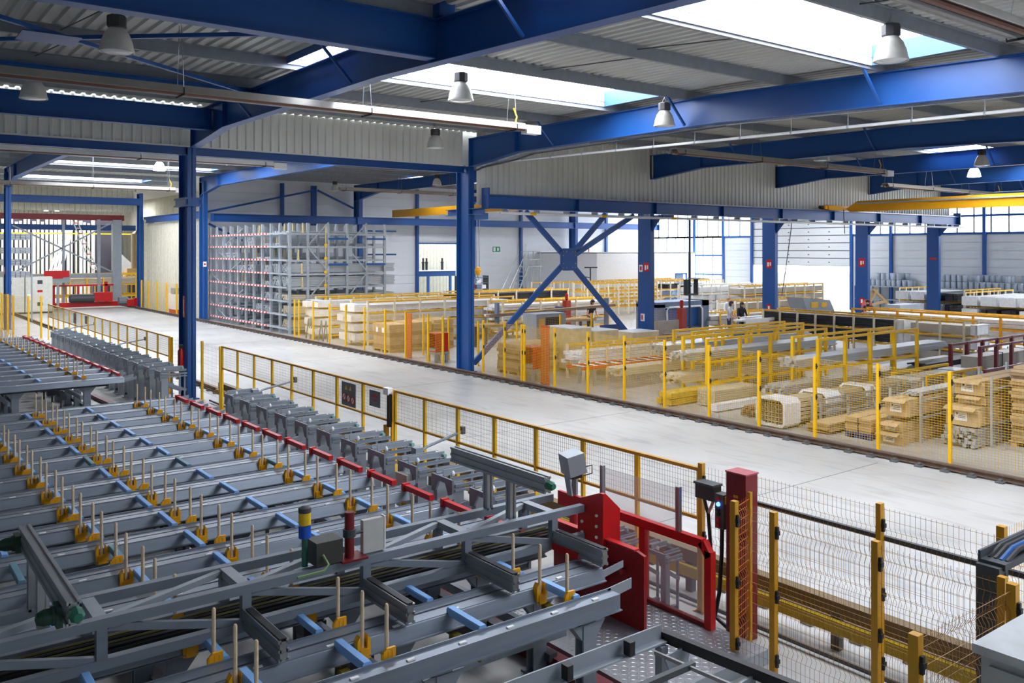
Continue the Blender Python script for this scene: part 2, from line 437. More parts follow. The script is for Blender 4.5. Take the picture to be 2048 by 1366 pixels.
# diagonal bracing between two columns, bolted plate at the crossing
cx, cz = 21.78, 3.84
b = tag(thing('cross_brace', 'blue diagonal steel cross brace bolted to a square centre plate', 'brace', (cx, 25.1, 0)), kind='structure')
for (x, z) in ((17.45, 0.25), (25.7, 0.15), (19.75, 5.6), (25.3, 5.6), (23.75, 5.6)):
    obj('brace_arm', MB().bar((cx, 25.1, cz), (x, 25.1, z), 0.09, 0.2), BLUE, b)
obj('gusset_plate', MB().prism([(cx-0.42, cz-0.28), (cx-0.28, cz-0.42), (cx+0.28, cz-0.42), (cx+0.42, cz-0.28), (cx+0.42, cz+0.28), (cx+0.28, cz+0.42), (cx-0.28, cz+0.42), (cx-0.42, cz+0.28)], 'y', 25.02, 25.05), BLUE, b)
bolt = mesh_of(MB().lathe([(0.025, 0), (0.025, -0.03)], 6, (0, 0, 0), 'y'), 'bolt', STEEL)
for dx in (-0.3, -0.15, 0.15, 0.3):
    for dz in (-0.3, -0.15, 0.15, 0.3):
        if abs(dx) != abs(dz) or abs(dx) > 0.2: inst('bolt', bolt, b, (cx+dx, 25.02, cz+dz))

# ---------------------------------------------------------------- back wall (horizontal panels between blue posts)
YB = 53.95
wb = struct('wall_back', MB().box(17.2, YB+0.06, 0, 32.4, YB+0.2, 8.8).box(36.0, YB+0.06, 0, 56.5, YB+0.2, 8.8).box(32.4, YB+0.06, 4.66, 36.0, YB+0.2, 8.8), PANELW)
BX = [17.3, 22.4, 27.5, 32.5, 36.6, 41.9, 46.8, 51.0, 56.2]
for a, c in zip(BX[:-1], BX[1:]):
    me = mesh_of(MB().box(0.01, 0, 0.008, c-a-0.01, 0.06, 0.592), 'panel', PANELW)
    for k in range(14):
        z = k*0.6
        if a == 32.5 and z < 4.5: continue
        inst('panel', me, wb, (a, YB, z))
for x in (22.4, 32.5, 41.9, 51.0):
    struct('column_post', MB().box(x-0.1, YB-0.22, 0, x+0.1, YB-0.02, 8.5), BLUE)
struct('trim_2', MB().box(32.5, YB-0.05, 4.62, 36.2, YB, 4.72), BLUE)
for p, q in [((17.4, 53.3, 6.5), (24.4, 53.3, 8.1)), ((24.6, 53.3, 8.1), (27.2, 53.3, 7.0)), ((17.5, 53.3, 5.8), (20.4, 53.3, 4.4))]:
    struct('wall_brace_beam', MB().bar(p, q, 0.1, 0.12), BLUE)
struct('column_post', MB().box(24.3, 53.4, 5.8, 24.6, 53.7, 8.4), BLUE)
# alcove behind the opening
struct('wall_alcove', MB().box(31.0, 58.5, 0, 39.0, 58.6, 5.5), CREAM)
ribwall('wall_alcove_lining', 31.5, 38.0, 58.45, 0, 5.4, CREAM, -1, 0.3)
t = thing('roller_table', 'blue conveyor frame with dark roller stacks in the wall opening', 'conveyor', (34.3, 56.5, 0))
obj('frame', MB().isec((32.6, 56.5, 2.2), (38, 56.5, 2.2), 0.2, 0.4), BLUE2, t)
for x in (33, 35, 37): obj('leg', MB().box(x, 56.4, 0, x+0.14, 56.6, 2.2), BLUE2, t)
obj('table_top', MB().box(32.6, 56.2, 2.6, 38, 57.4, 2.68), WHITE, t)
for x in (33.0, 33.3, 34.7, 35.0, 36.4): obj('roller_stack', MB().lathe([(0.1, 0), (0.1, 0.5), (0.12, 0.5), (0.12, 0.62), (0.07, 0.64), (0.07, 0.9)], 8, (x, 56.6, 2.68)), DARK, t)

# ---------------------------------------------------------------- walls beside and behind the camera
struct('wall_left', MB().box(-6.8, -3.8, 0, -6.6, 92, 8.9), PANEL)
struct('wall_front', MB().box(-6.8, -3.8, 0, 56.5, -3.6, 8.9), PANEL)
# ---------------------------------------------------------------- right end wall
XR = 56.3
wr = struct('wall_right', MB().box(XR+0.08, -3, 0, XR+0.2, 34.4, 5.2).box(XR+0.08, 43.0, 0, XR+0.2, 45.7, 5.2).box(XR+0.08, -3, 7.75, XR+0.2, 54, 8.8), PANEL)
YP = [-3, 4, 10.5, 16.5, 22.0, 25.4, 28.4, 31.5, 34.4]
for a, c in list(zip(YP[:-1], YP[1:]))+[(43.0, 45.7)]:
    me = mesh_of(MB().box(0, 0.01, 0.008, 0.08, c-a-0.01, 0.512), 'panel', PANEL)
    for k in range(10): inst('panel', me, wr, (XR, a, k*0.52))
for y in (22.0, 25.4, 28.4, 31.5): struct('column_post', MB().box(XR-0.2, y-0.09, 0, XR-0.02, y+0.09, 8.2), BLUE)
for y in (34.45, 42.95, 45.75, 48.75): struct('column_post', MB().box(XR-0.12, y-0.11, 0, XR, y+0.11, 8.2), BLUE)
def glazing(k, y0, y1, zs, dy):
    r = bpy.data.objects.new('window_%d' % k, None); COL.objects.link(r); r.location = (XR, (y0+y1)/2, zs[0]); r['kind'] = 'structure'
    n = max(1, int(round((y1-y0)/dy))); d = (y1-y0)/n
    for za, zb in zip(zs[:-1], zs[1:]):
        me = mesh_of(MB().box(0, 0.02, 0.02, 0.03, d-0.02, zb-za-0.02), 'pane', WINP)
        for i in range(n): inst('pane', me, r, (XR+0.05, y0+i*d, za))
    for i in range(n+1): obj('mullion', MB().box(XR-0.0, y0+i*d-0.05, zs[0], XR+0.1, y0+i*d+0.05, zs[-1]), PURLIN, r)
    for z in zs: obj('transom', MB().box(XR-0.05, y0, z-0.07, XR+0.1, y1, z+0.07), BLUE, r)
glazing(20, -3, 34.4, [5.25, 6.35, 7.7], 1.05)
glazing(21, 43.05, 53.9, [5.25, 7.7], 1.05)
glazing(22, 45.85, 53.9, [0.3, 2.2, 3.75, 5.25], 1.0)
glazing(23, 34.5, 43.0, [6.7, 7.7], 1.05)
# sectional door, half raised
d = struct('door_1', MB().box(XR+0.1, 34.55, 3.05, XR+0.16, 42.9, 6.9), GREYD)
me = mesh_of(MB().box(0, 0, 0.03, 0.06, 8.3, 0.53), 'section', DOORW)
for k in range(7):
    p = inst('section', me, d, (XR+0.03, 34.57, 3.05+k*0.55))
    for j in range(4): obj('hinge', MB().box(XR-0.0, 36.2+j*1.7, 3.28+k*0.55, XR+0.03, 36.3+j*1.7, 3.34+k*0.55), GREYD, d)
for y in (34.5, 42.95): struct('trim_3', MB().box(XR-0.06, y-0.06, 0, XR+0.1, y+0.06, 6.9), GALV)
struct('ground_outside', MB().box(57, -40, -0.3, 140, 110, -0.05), mat('pale_asphalt', (176, 176, 174), 0.9))
# office box in the corner
wo = struct('wall_office', MB().box(43.6, 47.0, 0, 52.0, 47.1, 4.0).box(52.0, 47.0, 2.35, 53.3, 47.1, 4.0).box(53.3, 47.0, 0, 54.3, 47.1, 4.0).box(43.6, 47.1, 0, 43.7, YB, 4.0).box(54.2, 47.1, 0, 54.3, YB, 4.0).box(43.6, 47, 3.95, 54.3, YB, 4.02), WHITE)
dr = struct('door_2', MB().box(52.05, 47.03, 0, 52.95, 47.07, 2.3), mat('office_door_blue', (120, 150, 186), 0.4))
obj('door_frame', MB().box(51.98, 46.97, 0, 52.05, 47.12, 2.36).box(53.25, 46.97, 0, 53.32, 47.12, 2.36).box(51.98, 46.97, 2.3, 53.32, 47.12, 2.36), BLUE2, dr)
obj('pane', MB().box(52.95, 47.04, 0.1, 53.2, 47.06, 2.25), WINP, dr)
# partition of vertical ribs beyond the rack, and the far left end of the hall
ribwall('wall_partition', 53.6, 67.6, 17.6, 0, 6.1, CREAM, -1, 0.35, 'y')
struct('trim_4', MB().box(17.3, 66.9, 0, 17.6, 67.6, 6.4), CREAM)
struct('roof_beam', MB().isec((17.45, 53.6, 6.15), (17.45, 67.6, 6.15), 0.2, 0.45), BLUE)
ribwall('wall_far', 5.0, 22.0, 90.0, 0, 8.8, CREAM, -1, 0.35)
ribwall('wall_far_fascia', 5.0, 17.0, 67.9, 6.95, 8.8, CREAM, -1, 0.35)
ribwall('wall_far_left', 54.0, 90.0, 4.5, 0, 8.8, CREAM, 1, 0.35, 'y')
ribwall('wall_far_right', 68.0, 90.0, 22.0, 0, 8.8, CREAM, -1, 0.35, 'y')
struct('roof_beam', MB().isec((5, 66.5, 7.4), (17.0, 66.5, 7.4), 0.25, 0.5), BLUE)
# ================================================================== TRACK
def track(x, label, y0, y1, step, pads=True):
    t = thing('crane_rail', label, 'rail', (x, y0, 0))
    obj('rail', MB().box(x-0.09, y0, 0.03, x+0.09, y1, 0.045).box(x-0.02, y0, 0.045, x+0.02, y1, 0.11).box(x-0.05, y0, 0.105, x+0.05, y1, 0.135), RUST, t)
    if pads:
        me = mesh_of(MB().box(-0.2, -0.07, 0, 0.16, 0.07, 0.035).box(-0.17, -0.03, 0.035, -0.1, 0.03, 0.075), 'rail_pad', CONCP)
        y = y0+0.2
        while y < y1: inst('rail_pad', me, t, (x, y, 0)); y += step
    return t
track(16.68, 'long brown rail on pads along the yellow mesh fence', 2.0, 90.0, 0.5)
track(8.75, 'near rail of the aisle behind the yellow guard', 2.0, 66.0, 0.6)
obj('kerb_strip', MB().box(16.86, 3, 0, 17.0, 66, 0.05), mat('pale_concrete', (206, 207, 206), 0.7))['kind'] = 'structure'
t = thing('floor_guard', 'low ochre guard beam along the foot of the machine fence', 'guard', (8.2, 3, 0))
obj('guard_beam', MB().box(8.2, 2.6, 0.2, 8.26, 24.4, 0.33), mat('guard_ochre', (188, 158, 30), 0.5), t)
obj('cable_channel', MB().box(8.28, 2.6, 0.34, 8.42, 24.4, 0.5), mat('brown_channel', (112, 92, 60), 0.55), t)
for k in range(11): obj('foot', MB().box(8.26, 3.2+k*2, 0, 8.34, 3.3+k*2, 0.36), GREYD, t)
obj('floor_pipe', MB().tube([(7.98, 2.6, 0.06), (7.98, 24.2, 0.06)], 0.025, 6), GREYD, t)

# ================================================================== MESH FENCES
def wires(L, z0, z1, px, pz, r=0.0022, folds=None, n=3):
    b = MB()
    def off(z):
        if not folds: return 0
        for fz in folds:
            if abs(z-fz) < 0.06: return 0.035*(1-abs(z-fz)/0.06)
        return 0
    k = 0
    while k*px <= L+1e-6:
        x = k*px; k += 1
        zs = [z0, z1]
        if folds:
            for fz in folds:
                for q in (fz-0.06, fz, fz+0.06):
                    if z0 < q < z1: zs.append(q)
        zs.sort()
        b.tube([(x, off(z), z) for z in zs], r, n, False)
    k = 0
    while z0+k*pz <= z1+1e-6:
        z = z0+k*pz; k += 1
        b.tube([(0, off(z), z), (L, off(z), z)], r, n, False)
    return b
PANELC = {}
def mesh_panel(parent, p, q, z0, z1, px, pz, mt, r=0.0022, folds=None):
    p = Vector((p[0], p[1], 0)); q = Vector((q[0], q[1], 0)); L = (q-p).length
    key = (round(L, 2), z0, z1, px, pz, mt.name, r, tuple(folds or ()))
    if key not in PANELC: PANELC[key] = mesh_of(wires(round(L, 2), z0, z1, px, pz, r, folds), 'mesh_panel', mt)
    d = q-p
    return inst('mesh_panel', PANELC[key], parent, p, math.atan2(d.y, d.x))
def fence(label, pts, h, z0, px, pz, mt, pmt, pw=(0.06, 0.06), r=0.0022, folds=None, group=None, clips=0, ph=0.03, skip=()):
    t = thing('mesh_fence', label, 'fence', (pts[0][0], pts[0][1], 0), group)
    pm = mesh_of(MB().box(-pw[0]/2, -pw[1]/2, 0, pw[0]/2, pw[1]/2, h+ph).box(-pw[0], -pw[1], 0, pw[0], pw[1], 0.012), 'post', pmt)
    cm = mesh_of(MB().box(-0.015, -0.025, -0.06, 0.015, 0.0, 0.06).box(-0.02, -0.035, -0.02, 0.02, 0, 0.02), 'clip', DARK)
    for p in pts:
        inst('post', pm, t, (p[0], p[1], 0))
        for k in range(clips): inst('clip', cm, t, (p[0]-0.005, p[1]-pw[1]/2, h*(0.9-0.38*k)))
    for i, (a, c) in enumerate(zip(pts[:-1], pts[1:])):
        if i in skip: continue
        mesh_panel(t, a, c, z0, h, px, pz, mt, r, folds)
    return t
# far side of the aisle, square mesh
FX = 17.14
fence('tall yellow mesh fence beside the brown rail, in front of the profile bundles', [(FX, 6.9+1.495*k) for k in range(11)], 1.8, 0.08, 0.06, 0.05, YELW, YEL, clips=2, r=0.0034)
fence('yellow mesh fence between the blue column and the low red box stand', [(FX, 21.98), (FX, 22.9), (FX, 24.1)], 1.8, 0.08, 0.06, 0.05, YELW, YEL, clips=2, r=0.0034)
fence('yellow mesh fence in front of the white wrapped packs and cartons', [(FX, 26.6), (FX, 27.6), (FX, 29.24), (FX, 30.85), (FX, 32.6), (FX, 34.3), (FX, 35.9), (FX, 37.6), (FX, 39.2), (FX, 39.7)], 1.8, 0.08, 0.08, 0.06, YELW, YEL, r=0.0034)
# framed guard-rail fences on the near side
def guard(label, x, ys, h=1.67, mid=1.1, mt=YEL, wm=None, low=False):
    t = thing('guard_fence', label, 'fence', (x, ys[0], 0))
    wm = wm or mat('grey_wire', (128, 112, 66), 0.5)
    up = mesh_of(MB().box(-0.02, -0.035, mid-0.02, 0.02, 0.035, h), 'upper_post', mt)
    lo = mesh_of(MB().box(-0.025, -0.022, 0, 0.025, 0.022, mid).box(-0.06, -0.06, 0, 0.06, 0.06, 0.012), 'post', mt)
    for y in ys:
        inst('post', lo, t, (x, y, 0)); inst('upper_post', up, t, (x, y, 0))
    obj('top_rail', MB().box(x-0.025, min(ys), h-0.04, x+0.025, max(ys), h), OCHRE, t)
    obj('mid_rail', MB().box(x-0.02, min(ys), mid-0.035, x+0.02, max(ys), mid), OCHRE, t)
    for a, c in zip(ys[:-1], ys[1:]): mesh_panel(t, (x, a), (x, c), mid, h-0.04, 0.042, 0.062, wm, 0.0021)
    return t
guard('yellow framed guard fence carrying the two grey warning signs', 7.9, [22.95-1.125*k for k in range(9)])
guard('yellow framed guard fence running up to the red corner post', 7.9, [13.84-1.011*k for k in range(8)])
guard('yellow framed guard fence beyond the blue column, beside the far clamp stands', 7.56, [26.5+1.2*k for k in range(17)])
fence('plain ochre mesh screen between the blue column and the guard fence', [(7.95, 24.75), (7.9, 23.1)], 1.62, 0.25, 0.07, 0.1, BROWNW, YEL, clips=0)
fence('narrow ochre mesh screen behind the foot of the blue column', [(7.6, 26.4), (7.95, 25.95)], 1.62, 0.25, 0.07, 0.1, BROWNW, YEL)
# near right, folded wire panels
FO = [0.35, 0.85, 1.2, 1.5]
fence('tall folded-wire fence with ochre posts behind the grey bar', [(7.9, 6.05), (7.9, 4.54), (7.9, 2.9)], 1.74, 0.12, 0.05, 0.1, BROWNW, OCHRE, (0.07, 0.05), 0.002, FO, clips=3)
fence('short folded-wire panel beside the red corner post', [(7.9, 6.74), (7.9, 6.22)], 1.7, 0.12, 0.05, 0.1, BROWNW, OCHRE, (0.06, 0.06), 0.002, FO, clips=2)
fence('front folded-wire fence with two close ochre posts beside the checker platform', [(7.16, 5.68), (7.16, 5.21), (7.16, 4.15), (7.16, 3.1)], 1.63, 0.1, 0.05, 0.1, BROWNW, OCHRE, (0.06, 0.06), 0.002, FO, clips=3)
fence('folded-wire fence crossing the lower right corner behind the grey cabinet', [(5.66, 3.0), (7.1, 3.0)], 1.62, 0.1, 0.05, 0.1, BROWNW, OCHRE, (0.07, 0.07), 0.002, FO, clips=2)
fence('folded-wire return panel between the red post and the platform edge', [(7.18, 5.72), (7.64, 5.86)], 1.6, 0.12, 0.05, 0.08, mat('orange_wire', (216, 120, 40), 0.5), OCHRE, (0.04, 0.04), 0.0025, FO)
fence('yellow mesh fence at the right edge beside the cable tray', [(8.3, 3.6), (9.6, 3.6)], 1.68, 0.1, 0.05, 0.09, YELW, OCHRE, (0.07, 0.07), 0.002, FO)
fence('bright yellow mesh gate enclosure in front of the pale switch cabinets', [(7.4, 46.6), (6.9, 46.8), (6.4, 47.8), (6.35, 49.2), (6.3, 51.0)], 2.0, 0.1, 0.06, 0.06, YEL, YEL, (0.08, 0.08))
tag(obj('fence_bar', MB().bar((7.95, 6.55, 1.42), (7.95, 3.0, 1.44), 0.045, 0.045), GREYD), 'dark grey bar clipped along the folded-wire fence', 'bar')
# red corner post and its controls
t = thing('corner_post', 'dark red square steel post at the corner of the machine fence', 'post', (7.75, 6.05, 0))
obj('post', MB().box(7.65, 5.92, 0, 7.85, 6.18, 1.78), REDD, t); obj('cap', MB().box(7.64, 5.91, 1.78, 7.86, 6.19, 1.795), mat('pinkish_red', (170, 80, 88), 0.5), t)
obj('label_plate', MB().box(7.645, 6.02, 1.52, 7.65, 6.08, 1.55), OCHRE, t)
t = thing('junction_box', 'black junction box with cables on the fence by the red post', 'box', (7.86, 6.55, 1.4))
obj('housing', MB().box(7.72, 6.42, 1.38, 7.86, 6.68, 1.55), DARK, t); obj('lid', MB().box(7.7, 6.41, 1.54, 7.87, 6.69, 1.565), GREYD, t)
obj('cable', MB().tube([(7.78, 6.6, 1.38), (7.77, 6.56, 1.28), (7.77, 6.53, 1.22), (7.78, 6.5, 0.8), (7.8, 6.5, 0.2)], 0.022, 6), DARK, t)
obj('cable', MB().tube([(7.78, 6.46, 1.38), (7.77, 6.5, 1.28), (7.77, 6.53, 1.22)], 0.018, 6), mat('pink_cable', (196, 150, 140), 0.5), t)
t = thing('control_pendant', 'hanging control pendant with lit blue button and red switches', 'control', (7.74, 6.3, 1.2))
obj('housing', MB().box(7.68, 6.24, 1.12, 7.78, 6.36, 1.5), mat('pendant_grey', (78, 78, 72), 0.5), t)
for k, (m_, z) in enumerate(((RED, 1.45), (emis('blue_button', (60, 110, 255), 8.0), 1.39), (DARK, 1.33), (DARK, 1.28), (RED, 1.22), (RED, 1.16))):
    obj('button', MB().lathe([(0.024, 0), (0.02, -0.02)], 10, (7.68, 6.31, z), 'x'), m_, t)
obj('yellow_cap', MB().box(7.7, 6.22, 1.4, 7.77, 6.24, 1.48), YEL, t)
obj('cable', MB().tube([(7.73, 6.3, 1.12), (7.72, 6.3, 0.8), (7.72, 6.33, 0.4), (7.7, 6.38, 0.12), (7.72, 6.2, 0.04)], 0.025, 6), DARK, t)
# signs on the guard fence
def sign(name, label, x, y, z, w_, h_, marks):
    t = thing(name, label, 'sign', (x, y, z))
    obj('plate', MB().box(x-0.006, y-w_/2, z-h_/2, x, y+w_/2, z+h_/2), mat('sign_grey', (112, 112, 112), 0.5), t)
    for (kind, dy, dz, s_, m_) in marks:
        b = MB()
        if kind == 'ring':
            b.lathe([(s_, -0.008), (s_, -0.011), (s_*0.72, -0.011), (s_*0.72, -0.008)], 14, (x, y+dy, z+dz), 'x', False)
            b.bar((x-0.01, y+dy-s_*0.6, z+dz+s_*0.6), (x-0.01, y+dy+s_*0.6, z+dz-s_*0.6), 0.004, s_*0.25, (1, 0, 0))
        elif kind == 'disc': b.lathe([(s_, -0.007), (s_, -0.009)], 14, (x, y+dy, z+dz), 'x')
        elif kind == 'tri': b.prism([(y+dy-s_, z+dz-s_*0.7), (y+dy+s_, z+dz-s_*0.7), (y+dy, z+dz+s_)], 'x', x-0.01, x-0.007)
        elif kind == 'bar': b.box(x-0.01, y+dy-s_, z+dz-s_*0.16, x-0.007, y+dy+s_, z+dz+s_*0.16)
        obj('symbol', b, m_, t)
    return t
sign('warning_sign', 'grey sign with yellow triangles over three red prohibition rings', 7.87, 15.62, 1.36, 0.6, 0.46,
     [('tri', 0.1, 0.12, 0.05, YEL), ('tri', -0.08, 0.12, 0.05, YEL), ('disc', 0.18, -0.06, 0.06, PAPER), ('disc', 0, -0.08, 0.06, PAPER), ('disc', -0.18, -0.1, 0.06, PAPER), ('ring', 0.18, -0.06, 0.085, RED), ('ring', 0, -0.08, 0.085, RED), ('ring', -0.18, -0.1, 0.085, RED)])
sign('warning_sign', 'small grey sign with a red downward mark and red line', 7.87, 14.55, 1.42, 0.42, 0.3,
     [('bar', 0, 0.05, 0.12, RED), ('bar', 0, -0.02, 0.07, RED), ('tri', 0, -0.04, 0.02, RED)])
sign('warning_sign', 'small dark sign on the far guard fence beyond the column', 7.53, 39.6, 1.38, 0.55, 0.42, [('ring', 0, 0, 0.08, RED)])
sign('warning_sign', 'little dark sign beside another on the far guard fence', 7.53, 37.5, 1.45, 0.4, 0.3, [('bar', 0, 0, 0.1, RED)])
t = thing('gate_latch', 'black gate latch with twin struts on the yellow gate post', 'latch', (7.88, 13.95, 0))
obj('bracket', MB().box(7.8, 13.9, 1.0, 7.86, 13.98, 1.6), DARK, t); obj('strut', MB().box(7.8, 13.98, 0.1, 7.85, 14.02, 1.02), OCHRE, t); obj('strut', MB().box(7.8, 14.06, 0.1, 7.85, 14.1, 1.02), OCHRE, t)
obj('white_head', MB().box(7.78, 13.9, 1.58, 7.88, 14.08, 1.7), PAPER, t)

# ================================================================== PROFILE STORAGE TABLES
def tables():
    # shared meshes; a beam is a folded top channel with a narrower beam below it
    def chan(L):
        return (MB().box(0, 0.02, 0.185, L, 0.15, 0.197).box(0, -0.15, 0.185, L, -0.01, 0.197).box(0, -0.02, 0.13, L, -0.01, 0.185).box(0, 0.02, 0.13, L, 0.03, 0.185).prism([(-0.16, 0.19), (-0.15, 0.197), (-0.19, 0.08), (-0.2, 0.08)], 'x', 0, L).box(0, -0.225, 0.07, L, -0.185, 0.082)
                .box(0, 0.142, 0.1, L, 0.15, 0.212).box(0, -0.15, 0.197, L, -0.135, 0.203))
    hold = mesh_of(MB().prism([(-0.065, 0), (0.065, 0), (0.06, 0.16), (0.035, 0.2), (0.03, 0.09), (-0.03, 0.09), (-0.035, 0.2), (-0.06, 0.16)], 'y', -0.035, 0.03).box(-0.04, -0.05, 0, 0.04, -0.03, 0.09), 'peg_holder', HOLD)
    plate = mesh_of(MB().prism([(-0.062, 0), (0.062, 0), (0.062, 0.12), (-0.02, 0.12), (-0.062, 0.08)], 'y', -0.012, 0.012).box(-0.05, -0.016, 0.02, -0.04, -0.01, 0.1).box(-0.01, -0.016, 0.02, 0.0, -0.01, 0.1).box(0.03, -0.016, 0.02, 0.04, -0.01, 0.1), 'peg_plate', HOLD)
    peg = mesh_of(MB().tube([(0, 0, 0), (0, 0, 0.46), (0, 0, 0.475)], [0.017, 0.017, 0.01], 8), 'wooden_peg', WOOD, True)
    peg2 = mesh_of(MB().tube([(0, 0, 0), (0, 0, 0.40), (0, 0, 0.415)], [0.017, 0.017, 0.01], 8), 'wooden_peg', WOOD, True)
    bb = lambda: MB().prism([(-0.034, 0), (0.034, 0), (0.034, 0.045), (0.026, 0.055), (-0.026, 0.055), (-0.034, 0.045)], 'y', -0.3, 0.3)
    bluebar = mesh_of(bb(), 'blue_bar', LBLUE); tealbar = mesh_of(bb(), 'blue_bar', TEAL)
    under = mesh_of(MB().box(-0.02, -0.24, -0.2, 0.06, 0.24, -0.17).box(-0.02, -0.24, -0.26, 0.0, 0.24, -0.2).box(0.02, -0.24, -0.24, 0.035, 0.24, -0.2), 'brush_strip', mat('brush_olive', (128, 112, 40), 0.6))
    redbar = mesh_of(MB().box(-0.035, -0.34, 0, 0.035, 0.32, 0.07).box(-0.05, 0.3, -0.02, 0.05, 0.36, 0.085), 'red_bar', RED)
    pad = mesh_of(MB().box(-0.035, -0.015, 0, 0.035, 0.015, 0.012), 'slide_pad', PAPER)
    flap = mesh_of(MB().prism([(0, 0), (0.34, 0.06), (0.34, 0.13), (0, 0.08)], 'y', -0.008, 0.0), 'end_flap', GREY2)
    leg = mesh_of(MB().box(-0.08, -0.06, 0, 0.08, -0.045, 0.73).box(-0.08, 0.045, 0, 0.08, 0.06, 0.73).box(-0.01, -0.05, 0, 0.01, 0.05, 0.73).box(-0.12, -0.1, 0, 0.12, 0.1, 0.02).prism([(-0.2, 0.73), (0.2, 0.73), (0.08, 0.58), (-0.08, 0.58)], 'y', -0.05, 0.05), 'leg', GREY)
    drive = mesh_of(MB().box(-0.12, -0.1, 0.4, 0.12, 0.1, 0.52).lathe([(0.07, -0.16), (0.07, 0.16)], 10, (0, 0, 0.58), 'y').box(-0.02, -0.02, 0.15, 0.02, 0.02, 0.4), 'drive_unit', GREYD)
    def table(label, y0, period, n, xl, xr, pegs, blues, legx, skip_peg=(), tail=False):
        t = thing('storage_table', label, 'table', ((xl+xr)/2, y0-period*n/2, 0))
        zb = 0.72
        for i in range(-1, n):
            yg = y0-period*i; yb = yg-period/2; off = 0.03*(19.4-yb)
            x1 = xr+off; L = x1-xl
            inst('channel_beam', mesh_of(chan(L), 'channel_beam', BEAMG), t, (xl, yb, zb))
            obj('lower_lip', MB().box(xl, yb-0.06, 0.735, x1-0.35, yb-0.05, 0.79).box(xl, yb-0.06, 0.73, x1-0.35, yb+0.06, 0.738), GREYD, t)
            for k in range(7): inst('slide_pad', pad, t, (x1-0.55-k*0.62, yb-0.115, zb+0.197))
            inst('end_flap', flap, t, (x1-0.04, yb-0.15, zb+0.075)); inst('end_flap', flap, t, (x1-0.04, yb+0.15, zb+0.1))
            for lx in legx: inst('leg', leg, t, (lx+off, yb, 0))
            if i < 0: continue
            offg = 0.03*(19.4-yg)
            for px in pegs:
                o = inst('peg_holder', hold, t, (px+offg, yg+period/2-0.188, 0.775))
                if i not in skip_peg:
                    p = bpy.data.objects.new('wooden_peg', peg); COL.objects.link(p); p.parent = o; p.location = (0, 0, 0.09)
                o = inst('peg_holder', plate, t, (px+offg+0.02, yg-period/2+0.165, 0.885))
                p = bpy.data.objects.new('wooden_peg', peg2); COL.objects.link(p); p.parent = o; p.location = (0, 0.03, 0.05)
            for bx in blues:
                inst('blue_bar', tealbar if (i*7+int(bx*10)) % 9 == 0 else bluebar, t, (bx+offg, yg-0.01, 0.9))
                if yg < 14 and int(bx*10) % 2: inst('brush_strip', under, t, (bx+offg, yg-0.01, 0.9))
            inst('red_bar', redbar, t, (xr-0.04+offg, yg, 0.93))
            for lx in (4.5, 3.35): inst('drive_unit', drive, t, (lx+offg, yg-0.05, 0))
        if tail:                     # last narrow lane in front of the truss
            yg, yb = 6.41, 6.08
            obj('channel_beam', MB().box(xl, yb-0.06, 0.905, 5.88, yb+0.06, 0.917).box(xl, yb-0.068, 0.78, 5.88, yb-0.06, 0.917).box(xl, yb-0.1, 0.77, 5.88, yb-0.06, 0.78).box(xl, yb+0.06, 0.82, 5.88, yb+0.07, 0.94), BEAMG, t)
            obj('end_flap', MB().prism([(5.84, 0.83), (6.16, 0.87), (6.16, 0.97), (5.84, 0.94)], 'y', yb+0.06, yb+0.07), GREY2, t)
            for k in range(7): inst('slide_pad', pad, t, (5.6-k*0.5, yb-0.02, 0.917))
            sb = mesh_of(MB().prism([(-0.04, 0), (0.04, 0), (0.04, 0.05), (0.03, 0.065), (-0.03, 0.065), (-0.04, 0.05)], 'y', -0.26, 0.25), 'blue_bar', LBLUE)
            for bx in blues: inst('blue_bar', sb, t, (bx+0.4, yg, 0.9)); inst('brush_strip', under, t, (bx+0.4, yg, 0.9))
            for px in pegs:
                o = inst('peg_holder', hold, t, (px+0.42, 6.6, 0.775)); p = bpy.data.objects.new('wooden_peg', peg); COL.objects.link(p); p.parent = o; p.location = (0, 0, 0.09)
                o = inst('peg_holder', plate, t, (px+0.44, 6.19, 0.885)); p = bpy.data.objects.new('wooden_peg', peg2); COL.objects.link(p); p.parent = o; p.location = (0, 0.03, 0.05)
            for lx in legx: inst('leg', leg, t, (lx+0.4 if lx < 5 else 5.5, yb, 0)); obj('leg_head', MB().box((lx+0.4 if lx < 5 else 5.5)-0.08, yb-0.05, 0.73, (lx+0.4 if lx < 5 else 5.5)+0.08, yb+0.05, 0.905), GREY, t)
        ya, yb_ = y0+period*0.75, y0-period*(n-0.35)
        for lx in legx:
            o1, o2 = 0.03*(19.4-ya), 0.03*(19.4-yb_)
            if lx > 3: obj('side_rail', MB().bar((lx+o1-0.15, ya, 0.5), (lx+o2-0.15, yb_, 0.5), 0.06, 0.1), GREY, t)
            obj('side_rail', MB().bar((lx+o1+0.1, ya, 0.16), (lx+o2+0.1, yb_, 0.16), 0.1, 0.08), GREYD, t)
        for i in range(-1, n):
            yb = y0-period*(i+0.5)
            if i % 4 == 1: obj('cross_rail', MB().box(2.9, yb-0.26, 0.4, xr-0.2, yb-0.2, 0.46), GREY, t)
        return t
    table('near grey storage table with rows of wooden pegs and light blue bars', 19.41, 0.935, 14, -1.0, 5.85, (4.95, 3.03, 1.95), (5.05, 3.97, 2.86, 2.05, 1.1), (5.1, 3.5, 1.9, 0.2), (13,), True)
    table('far grey storage table beyond the gap, with one row of wooden pegs', 36.6, 1.0, 13, -1.0, 5.85, (4.95,), (4.95, 4.0, 2.9), (5.0, 3.4, 1.8))
tables()
